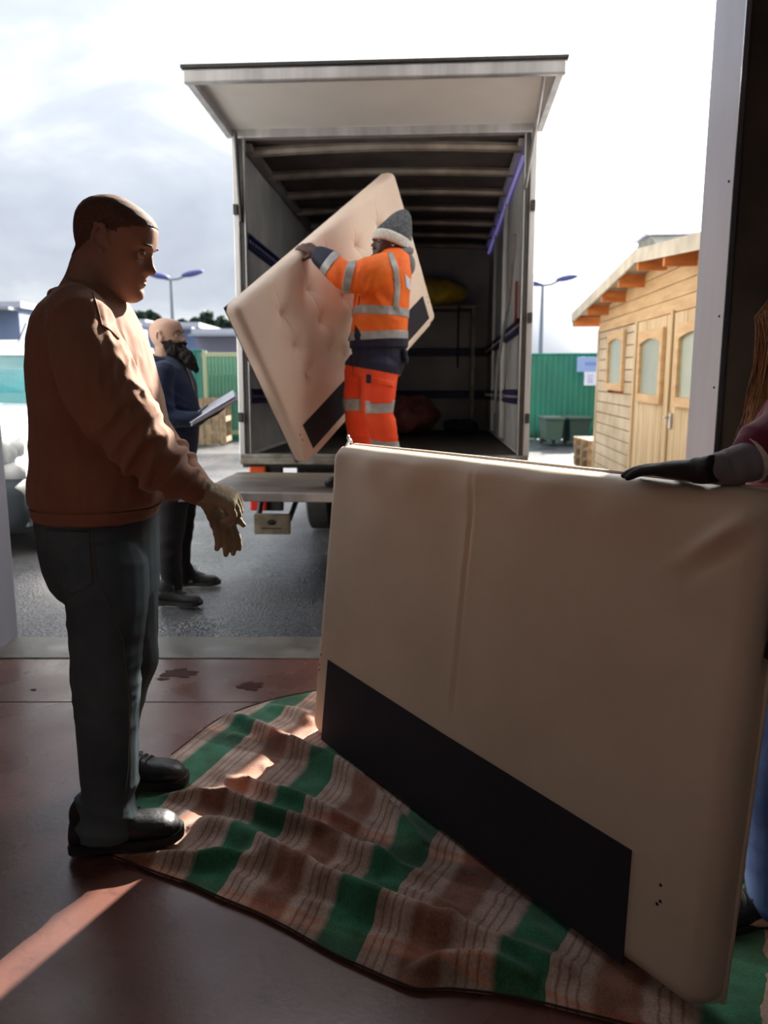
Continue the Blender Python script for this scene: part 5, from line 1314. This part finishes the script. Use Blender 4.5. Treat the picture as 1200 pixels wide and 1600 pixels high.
# gloves and papers
pc = W(334, 640, 4.62)
pax = Vector((.80, .12, .42)).normalized(); pn = Vector((-.36, -.24, .90)); pn = (pn-pax*pn.dot(pax)).normalized()
Pm = axesM(pc, pax, pn)
HB = axesM(W(315, 653, 4.60), (.86, .06, .32), (.34, .10, -.92))
gb = MB(); hand(gb, HB, side=-1, curls=((10, 18, 18), (10, 18, 18), (10, 20, 18), (12, 20, 18)), thumb=(10, 20), k=.98, thick=1.15)
gb.tube([HB.translation-(HB.to_3x3() @ Vector((.05, 0, 0))), HB.translation+(HB.to_3x3() @ Vector((.01, 0, 0)))], [.034, .030], n=14)
me = remesh(gb, .004, 2, 'glove'); o = obj('glove', me, M['black_glove'], pb, True); o.location = -baseB
HB2 = axesM(W(322, 648, 4.84), (.9, -.3, .2), (.3, .2, -.9))
gb = MB(); hand(gb, HB2, side=1, curls=((20, 30, 20),)*4, k=.95, thick=1.15); me = remesh(gb, .004, 2, 'glove'); o = obj('glove', me, M['black_glove'], pb, True); o.location = -baseB
pap = empty('paper_pad', pc, 'thick pad of white papers held by the bearded man', 'papers'); pap.matrix_world = Pm
for k in range(5):
    me = MB().box((random.uniform(-.008, .008)+.0, random.uniform(-.004, .004), -.004+.0045*k), (.297, .19, .004), bev=.001).mesh('sheet_bundle')
    for v in me.vertices:
        v.co.z += .02*(v.co.x/.15)**2*(.3 if k < 4 else .7)*(1 if v.co.x > 0 else 0)
    obj('sheet_bundle', me, M['paper'], pap)
lw = MB()
for r_ in range(12): lw.box((-.01+random.uniform(-.004, .004), -.080+r_*.0140, .0162), (.22, .0035, .0006))
lw.build('printed_lines', M['sign_ink'], pap)
MB().tube([(-.11, -.02, .02), (-.02, .05, .03)], .004, n=8).build('pen', M['black'], pap, smooth=True)

# ------------------------------------------------------------ person C: worker in orange high-visibility clothes (on the tail lift, facing left)
YC = 4.83; ZP = .655
baseC = Vector((W(590, 757, YC).x, YC, ZP))
SC_ = 1.0
MC = headM(W(611, 381, YC), math.radians(180+14), math.radians(-10), scale=SC_)
rowsC = [(388, 602, 634, .07), (398, 592, 639, .13), (410, 583, 642, .18), (430, 570, 643, .205), (455, 561, 642, .205), (485, 553, 639, .195), (510, 549, 637, .19), (530, 547, 637, .188), (544, 547, 636, .182)]
armCn = [(601, 418, 4.66, .086), (580, 427, 4.62, .092), (548, 434, 4.61, .088), (530, 424, 4.62, .076), (512, 408, 4.66, .062), (500, 400, 4.69, .052)]
armCf = [(594, 420, 5.0, .08), (575, 450, 5.04, .075), (566, 485, 5.03, .06), (562, 505, 5.0, .045)]
legCn = [(594, 572, 4.75, .112), (592, 600, 4.74, .110), (590, 635, 4.73, .098), (596, 665, 4.76, .092), (604, 700, 4.80, .080), (608, 740, 4.82, .070)]
legCf = [(567, 572, 4.92, .108), (563, 600, 4.93, .104), (558, 635, 4.94, .086), (561, 665, 4.95, .082), (564, 700, 4.96, .072), (566, 740, 4.96, .064)]
HC = Vector((-.425, 4.78, 2.11))
wristC = W(497, 396, 4.70)
uax = (Vector(B2[1])-Vector(B2[0])).normalized(); vax = (Vector(B2[2])-Vector(B2[0])); vax = (vax-uax*vax.dot(uax)).normalized(); nax = uax.cross(vax)
mb = MB(); head(mb, MC, SC_)
limb(mb, [(612, 376, YC, .055), (614, 392, YC, .058), (614, 408, YC, .075)])
torso(mb, rowsC[1:], YC, shrink=.86); limb(mb, armCn, shrink=.62); limb(mb, armCf, shrink=.65); limb(mb, legCn, shrink=.75); limb(mb, legCf, shrink=.75)
hM = axesM(wristC, (-.78, .40, .50), nax*.55+vax*.85)
hand(mb, hM, side=1, curls=((28, 62, 40), (26, 66, 42), (26, 66, 42), (28, 62, 40)), thumb=(0, 10), k=1.05, tdir=(.55, .5, -.6))
hM2 = axesM(W(562, 506, 5.0), (-.3, .2, -.9), (0, -1, 0)); hand(mb, hM2, side=1, curls=((25, 30, 20),)*4)
mb.ell(Vector((W(606, 755, 4.82).x-.03, 4.82, ZP+.04)), (.10, .035, .03)).ell(Vector((W(565, 755, 4.96).x-.03, 4.96, ZP+.04)), (.10, .035, .03))
meC = remesh(mb, .0050, 1, 'person'); hcm = meC.copy()
pcn = finish_person(meC, baseC, M['skin_c'], 'man in bright orange reflective workwear and grey beanie, on the tail lift')
eyes(pcn, MC, baseC, SC_); eyelids(pcn, MC, baseC, SC_, M['skin_c'], .001)
Mi3 = MC.inverted()
def Lc(x, y, z): return MC @ Vector((x, y, z))
mb = MB()
for (x, y, z, rx, ry, rz) in ((.035, .046, .040, .040, .020, .034), (.035, -.046, .040, .040, .020, .034), (.076, 0, .020, .026, .044, .026), (.07, 0, -.006, .026, .036, .020), (.090, .018, .073, .008, .016, .005), (.090, -.018, .073, .008, .016, .005)):
    mb.ell(Lc(x, y, z), (rx, ry, rz), R=MC.to_3x3())
me = remesh(mb, .004, 2, 'beard'); displace(me, lambda co, no: .002*vnoise(co, np.eye(3)*60, 4)); o = obj('beard', me, M['beard'], pcn, True); o.location = -baseC
e_ = MB().ell(Lc(-.002, .088, .098), (.005,)*3, seg=10, rin=8).build('earring', M['chrome'], pcn, smooth=True); e_.location = -baseC
# beanie: white turned-up band, grey crown pulled to a soft point
def hat_ring(z, a, b, cx, n=36): return [Lc(cx+a*math.cos(2*PI*k/n), b*math.sin(2*PI*k/n), z) for k in range(n)]
band = MB().rings([hat_ring(.128, .112, .093, -.012), hat_ring(.122, .116, .096, -.012), hat_ring(.135, .120, .100, -.012), hat_ring(.172, .118, .099, -.014), hat_ring(.184, .112, .094, -.015), hat_ring(.180, .104, .086, -.015)], cap=False)
# tilt: lower at the back
o = band.build('beanie_band', M['white_knit'], None, True); 
for v in o.data.vertices:
    q = Mi3 @ v.co; q.z -= .055*max(0, (-q.x+.05)/.15)*.55; v.co = MC @ q
displace(o.data, lambda co, no: .0015*vnoise(co, np.eye(3)*50, 4)); o.modifiers.new('s', 'SOLIDIFY').thickness = .005; o.parent = pcn; o.location = -baseC
crown = MB().rings([hat_ring(.165, .110, .092, -.014), hat_ring(.190, .108, .090, -.018), hat_ring(.218, .098, .082, -.026), hat_ring(.248, .082, .068, -.036), hat_ring(.280, .066, .052, -.044), hat_ring(.306, .048, .036, -.050), hat_ring(.322, .026, .022, -.054), hat_ring(.328, .008, .008, -.055)])
o2 = crown.build('beanie_crown', M['grey_knit'], None, True)
for v in o2.data.vertices:
    q = Mi3 @ v.co; q.z -= .055*max(0, (-q.x+.05)/.15)*.55*(1 if q.z < .2 else max(0, (.33-q.z)/.13)); v.co = MC @ q
displace(o2.data, lambda co, no: .004*vnoise(co, np.eye(3)*16, 4)); o2.parent = pcn; o2.location = -baseC
# jacket
mb = MB(); torso(mb, rowsC, YC); limb(mb, armCn); limb(mb, armCf)
meJk = remesh(mb, .007, 2, 'jacket')
def dC(co, no):
    a = .005*vnoise(co, np.eye(3)*8, 1)
    a += gauss_at(co, W(560, 432, 4.55), .17)*.010*(folds(co, (.9, 0, -.2), 15, 5, 7)-.6)
    a += gauss_at(co, W(590, 465, 4.65), .16)*.012*(folds(co, (.7, .2, .7), 12, 4, 17)-.6)
    a += gauss_at(co, W(590, 510, 4.65), .2)*.007*(folds(co, (.1, 0, 1), 14, 3, 27)-.6)
    return a
displace(meJk, dC)
jk = obj('jacket', meJk, M['hivis'], pcn, True); jk.location = -baseC
Z = Vector((0, 0, 0))
def zband(name, py0, py1, src, m, parent, Y=YC, slope=0.0, off=.0015, th=.002, xr=None, pred=None, label=None):
    zt = W(600, py0, Y).z; zb = W(600, py1, Y).z; n = Vector((slope, 0, 1)).normalized(); xc = W(600, 500, Y).x
    pl = [(Vector((xc, 0, zb)), n), (Vector((xc, 0, zt)), -n)]
    return shell(src, name, m, parent, Z, planes=pl, pred=pred, off=off, th=th, label=label)
bodyonly = lambda c, n: c.x > W(546, 500, YC).x - .03
zband('reflective_band', 482, 495, meJk, M['reflect'], jk, slope=.06, label='grey reflective waist band')
zband('reflective_band', 519, 532, meJk, M['reflect'], jk, slope=-.04, label='grey reflective hem band')
zband('navy_hem', 531, 556, meJk, M['navy_work'], jk, slope=-.04, off=.003, label='navy hem')
# sleeve bands and navy cuff
def pband(name, p0, p1, half, src, m, parent, Y, pred=None, off=.0015, label=None):
    a = W(*p0, Y); b = W(*p1, Y); ax = (b-a).normalized()
    return shell(src, name, m, parent, Z, planes=[(a, ax), (b, -ax)], pred=pred, off=off, th=.002, label=label)
armpred = lambda c, n: c.x < W(570, 430, 4.6).x and c.y < 4.80 and c.z > W(560, 470, 4.6).z
pband('reflective_band', (552, 434), (540, 431), 0, meJk, M['reflect'], jk, 4.62, pred=armpred, label='grey sleeve band above the elbow')
pband('reflective_band', (521, 416), (510, 407), 0, meJk, M['reflect'], jk, 4.64, pred=armpred, label='grey sleeve band near the wrist')
pband('cuff', (511, 408), (480, 382), 0, meJk, M['navy_work'], jk, 4.66, pred=armpred, off=.003, label='navy cuff')
# vertical shoulder band and back label
shell(meJk, 'reflective_band', M['reflect'], jk, Z, pred=quadpred([(606, 396), (613, 394), (622, 420), (625, 450), (622, 483), (613, 483), (616, 450), (614, 425)]), off=.0015, th=.002, label='grey vertical shoulder band')
shell(meJk, 'back_label', M['paper'], jk, Z, pred=quadpred([(632, 428), (640, 436), (641, 455), (634, 449)]), off=.0015, th=.002, label='small white back label')
MB().tube([W(600, 405, 4.64)+Vector((.02, 0, .03)), W(604, 415, 4.60), W(603, 432, 4.60), W(594, 446, 4.62)], .003, n=6)
mb = MB(); c = W(620, 403, YC)
mb.tube([c+Vector((math.cos(a)*.080, math.sin(a)*.082, .034*math.cos(a)+.006)) for a in np.linspace(0, 2*PI, 24)], .022, n=10)
mb.ell(c+Vector((.075, 0, -.04)), (.035, .085, .06))
me = remesh(mb, .006, 2, 'collar'); o = obj('collar', me, M['collar'], jk, True)
MB().tube([c+Vector((math.cos(a)*.070, math.sin(a)*.072, .040*math.cos(a)+.026)) for a in np.linspace(0, 2*PI, 24)], .012, n=8).build('neck_warmer', M['navy_work'], jk, smooth=True)
bvC = BVHTree.FromPolygons([v.co.copy() for v in meJk.vertices], [p.vertices[:] for p in meJk.polygons])
MB().tube(raysnap(dens([(562, 462), (561, 472), (559, 484)]), bvC), .003, n=6).build('seam', M['navy_work'], jk)
shell(meJk, 'side_gusset', M['navy_work'], jk, Z, pred=quadpred([(556, 508), (564, 520), (564, 536), (558, 540), (554, 525)]), off=.002, th=.002, label='navy side gusset')
# trousers
mb = MB(); torso(mb, [(538, 550, 635, .165), (556, 550, 634, .168), (574, 551, 630, .165), (588, 552, 624, .155)], YC); limb(mb, legCn); limb(mb, legCf)
meT = remesh(mb, .007, 2, 'trousers')
displace(meT, lambda co, no: .005*vnoise(co, np.eye(3)*8, 1)+.007*(folds(co, (.1, 0, 1), 11, 4, 7)-.65))
tr_ = obj('trousers', meT, M['hivis2'], pcn, True); tr_.location = -baseC
zband('navy_seat', 530, 581, meT, M['navy_work'], tr_, slope=.18, off=.002, label='navy trouser top')
zband('reflective_band', 624, 643, meT, M['reflect'], tr_, slope=-.02, label='pale grey knee band', pred=lambda c, n: c.y < 4.85 and (c.x > W(572, 640, 4.73).x))
zband('reflective_band', 622, 641, meT, M['reflect'], tr_, slope=-.02, label='pale grey knee band', pred=lambda c, n: c.y > 4.83 or (c.x < W(573, 640, 4.73).x))
zband('reflective_band', 687, 706, meT, M['reflect'], tr_, slope=.1, label='pale grey shin band')
shell(meT, 'cargo_pocket', M['hivis2'], tr_, Z, pred=quadpred([(577, 590), (612, 598), (611, 629), (580, 630)]), off=.004, th=.004)
shell(meT, 'pocket_flap', M['hivis2'], tr_, Z, pred=quadpred([(576, 588), (613, 596), (613, 605), (576, 598)]), off=.009, th=.003)
MB().box(W(576, 592, 4.615), (.03, .01, .05), bev=.004).build('pocket_tab', M['navy_work'], tr_)
for (x, y, Y) in ((632, 552, 4.72), (634, 562, 4.74)): MB().ell(W(x, y, Y), (.018, .02, .03)).build('belt_pouch', M['navy_work'], tr_, smooth=True)
boot(pcn, baseC, Vector((W(622, 757, 4.82).x, 4.82, ZP)), math.radians(180), .29, M['boot'])
boot(pcn, baseC, Vector((W(580, 752, 4.96).x, 4.96, ZP)), math.radians(184), .29, M['boot'])

# ------------------------------------------------------------ person D: woman at the right edge, steadying the headboard
DX = -.085
baseD = Vector((.975, 1.86, 0))
uD = (BR-BL).normalized()
topP = lambda u, h: Vector(BL)+ (Vector((-.201, 2.938, 1.106))-BL) + uD*u + Vector((0, 0, h))
SD_ = .98
MD = headM(Vector((.98, 1.86, 1.47)), math.radians(100), math.radians(14), scale=SD_)
shN = Vector((1.01, 1.66, 1.29)); shF = Vector((1.10, 2.02, 1.29))
elN = Vector((.93, 1.52, 1.13)); wrN = topP(1.60, .045)+Vector((.02, .0, 0))
wrist = topP(1.565, .030); tip = topP(1.36, .022)
mb = MB(); head(mb, MD, SD_, jaw=.9)
limb(mb, [(Vector((.99, 1.86, 1.45)), .052), (Vector((.99, 1.86, 1.38)), .054), (Vector((.985, 1.86, 1.32)), .07)])
tD = [(1.34, .045, .09), (1.31, .085, .17), (1.26, .105, .20), (1.15, .115, .19), (1.02, .105, .16), (.93, .115, .165), (.85, .13, .18), (.78, .12, .175)]
def trD(k): return [sring(.985, 1.86, z, a*k, b*k, rot=math.radians(-28)) for z, a, b in tD]
mb.rings(trD(.85))
shN = Vector((.915, 1.715, 1.275)); shF = Vector((1.055, 2.01, 1.28))
armDn = [(shN, .058), (Vector((.87, 1.69, 1.225)), .052), (Vector((.80, 1.655, 1.19)), .040), (Vector((.73, 1.64, 1.168)), .032), (wrist+Vector((.02, -.005, .008)), .026)]
sideP = Vector(BL)+uD*1.70+vax*0; e2b = (Vector((-.201, 2.938, 1.106))-BL).normalized()
nD = uD.cross(e2b)
wrF = Vector(BL)+uD*1.738+e2b*.80-nD*.062
armDf = [(shF, .058), (Vector((1.04, 1.80, 1.03)), .048), (Vector((.93, 1.60, .86)), .038), (wrF, .028)]
limb(mb, armDn, shrink=.8); limb(mb, armDf, shrink=.8)
legD1 = [(Vector((.965, 1.79, .80)), .10), (Vector((.955, 1.76, .6)), .090), (Vector((.925, 1.74, .42)), .072), (Vector((.945, 1.75, .25)), .066), (Vector((.965, 1.76, .07)), .060)]
legD2 = [(Vector((1.005, 1.95, .80)), .10), (Vector((.995, 1.99, .6)), .090), (Vector((.965, 2.03, .42)), .072), (Vector((.945, 2.08, .25)), .066), (Vector((.935, 2.12, .07)), .060)]
limb(mb, legD1, shrink=.7); limb(mb, legD2, shrink=.7)
for l_ in (legD1, legD2): mb.ell(l_[-1][0]+Vector((-.04, -.01, -.035)), (.08, .028, .02))
meD = remesh(mb, .0055, 1, 'person'); hdm = meD.copy()
pd = finish_person(meD, baseD, M['skin_d'], 'long haired woman in maroon top and blue jeans, cut off by right edge')
eyes(pd, MD, baseD, SD_); eyelids(pd, MD, baseD, SD_, M['skin_d'], .001)
# hair: strands over a cap
Mi4 = MD.inverted()
def Ld(x, y, z): return MD @ (Vector((x, y, z))*SD_)
mb = MB(); mb.ell(Ld(-.022, 0, .140), (.107, .090, .112), R=MD.to_3x3(), seg=32, rin=20)
me = mb.mesh('hair')
bm = bmesh.new(); bm.from_mesh(me)
bmesh.ops.delete(bm, geom=[f for f in bm.faces if (lambda q: q.x > .045 and q.z < .175 or q.z < .07 and q.x > -.02)(Mi4 @ f.calc_center_median()/SD_)], context='FACES'); bm.to_mesh(me); bm.free()
hr = obj('hair', me, M['brown_hair'], pd, True); hr.location = -baseD; hr.modifiers.new('s', 'SOLIDIFY').thickness = .006
rnd = random.Random(5); mb = MB()
for k in range(420):
    s_ = -1 if k % 2 else 1; a = rnd.uniform(-.2, 1.0)
    p0 = Ld(.045-.11*abs(a)+rnd.uniform(-.01, .01), s_*rnd.uniform(.0, .02), .240)
    p1 = Ld(.040-.10*a+rnd.uniform(-.01, .01), s_*(.080+rnd.uniform(0, .012)), .165)
    p2 = Ld(.020-.09*a+rnd.uniform(-.015, .015), s_*(.092+rnd.uniform(-.004, .016)), .08)
    p3 = p2+Vector((rnd.uniform(-.02, .01), rnd.uniform(-.02, .02), -.10)); p4 = p3+Vector((rnd.uniform(-.03, .02), rnd.uniform(-.03, .03), -.12))
    mb.tube([p0, p0.lerp(p1, .5)+Vector((0, 0, .012)), p1, p1.lerp(p2, .5), p2, p3, p4], [.001, .0017, .002, .002, .0019, .0015, .0005], n=4)
for k in range(200):
    p0 = Ld(-.02, rnd.uniform(-.06, .06), .24); p1 = Ld(-.128, rnd.uniform(-.06, .06), .15); p2 = Ld(-.13, rnd.uniform(-.07, .07), .05)
    mb.tube([p0, p1, p2, p2+Vector((rnd.uniform(-.01, .02), 0, -.12)), p2+Vector((rnd.uniform(-.02, .03), rnd.uniform(-.03, .03), -.26))], [.001, .002, .002, .0015, .0005], n=4)
mb.build('hair_strands', M['brown_hair'], hr, smooth=True, kind='stuff')
# top
mb = MB(); mb.rings(trD(1.0))
limb(mb, [(shN, .078), (Vector((.87, 1.69, 1.232)), .076), (Vector((.80, 1.660, 1.198)), .068)])
limb(mb, [(shF, .075), (Vector((1.04, 1.93, 1.18)), .072), (Vector((1.03, 1.87, 1.10)), .066)])
me = remesh(mb, .0065, 2, 'top'); displace(me, lambda co, no: .004*vnoise(co, np.eye(3)*9, 1)+gauss_at(co, (.86, 1.66, 1.24), .14)*.009*(folds(co, (.8, .2, .5), 18, 5, 3)-.6))
tp = obj('top', me, M['maroon'], pd, True); tp.location = -baseD
# grey undershirt sleeve and its pale edge
ax = (Vector((.73, 1.64, 1.168))-Vector((.80, 1.655, 1.19))).normalized()
MB().tube([Vector((.785, 1.653, 1.188)), Vector((.785, 1.653, 1.188))+ax*.018], [.052, .050], n=20).build('sleeve_edge', M['skin_d'] if False else M['white_knit'], tp, smooth=True)
mb = MB(); limb(mb, [(Vector((.80, 1.658, 1.19)), .050), (Vector((.75, 1.645, 1.175)), .042), (Vector((.71, 1.64, 1.166)), .037), (wrist+Vector((.025, -.008, .008)), .031)])
me = remesh(mb, .005, 2, 'undersleeve'); displace(me, lambda co, no: .003*(folds(co, tuple(ax), 40, 8, 3)-.5)); o = obj('undersleeve', me, M['grey_sleeve'], tp, True)
# gloves
gM = axesM(wrist, tip-wrist, Vector((.0, .0, 1)))
gb = MB(); hand(gb, gM, side=-1, curls=((2, 8, 6), (2, 8, 6), (4, 10, 8), (6, 12, 10)), thumb=(0, 8), k=1.06, thick=1.15, spread=.05, tdir=(.80, .45, -.05))
gb.tube([wrist-(tip-wrist).normalized()*.03+Vector((0, 0, .006)), wrist, wrist+(tip-wrist).normalized()*.02], [.030, .029, .028], n=16)
me = remesh(gb, .004, 2, 'glove'); o = obj('glove', me, M['black_glove'], pd, True); o.location = -baseD
g2M = axesM(wrF, e2b*.9-nD*.1, uD)
gb = MB(); hand(gb, g2M, side=-1, curls=((8, 12, 8),)*4, thumb=(0, 10), k=1.0, thick=1.1); me = remesh(gb, .004, 2, 'glove'); o = obj('glove', me, M['black_glove'], pd, True); o.location = -baseD
# jeans and shoes
mb = MB(); mb.rings([sring(.985, 1.86, z, a, b, rot=math.radians(-28)) for z, a, b in ((.92, .105, .155), (.86, .125, .175), (.78, .13, .185), (.70, .12, .17))])
limb(mb, legD1); limb(mb, legD2)
me = remesh(mb, .0065, 2, 'jeans'); displace(me, lambda co, no: .003*vnoise(co, np.eye(3)*9, 1)+.005*(folds(co, (0, 0, 1), 12, 4, 3)-.65)); o = obj('jeans', me, M['jeans_blue'], pd, True); o.location = -baseD
boot(pd, baseD, Vector((1.02, 1.78, 0.0)), math.radians(188), .26, M['sneaker'], w=.045)
boot(pd, baseD, Vector((.995, 2.14, 0.0)), math.radians(176), .26, M['sneaker'], w=.045)
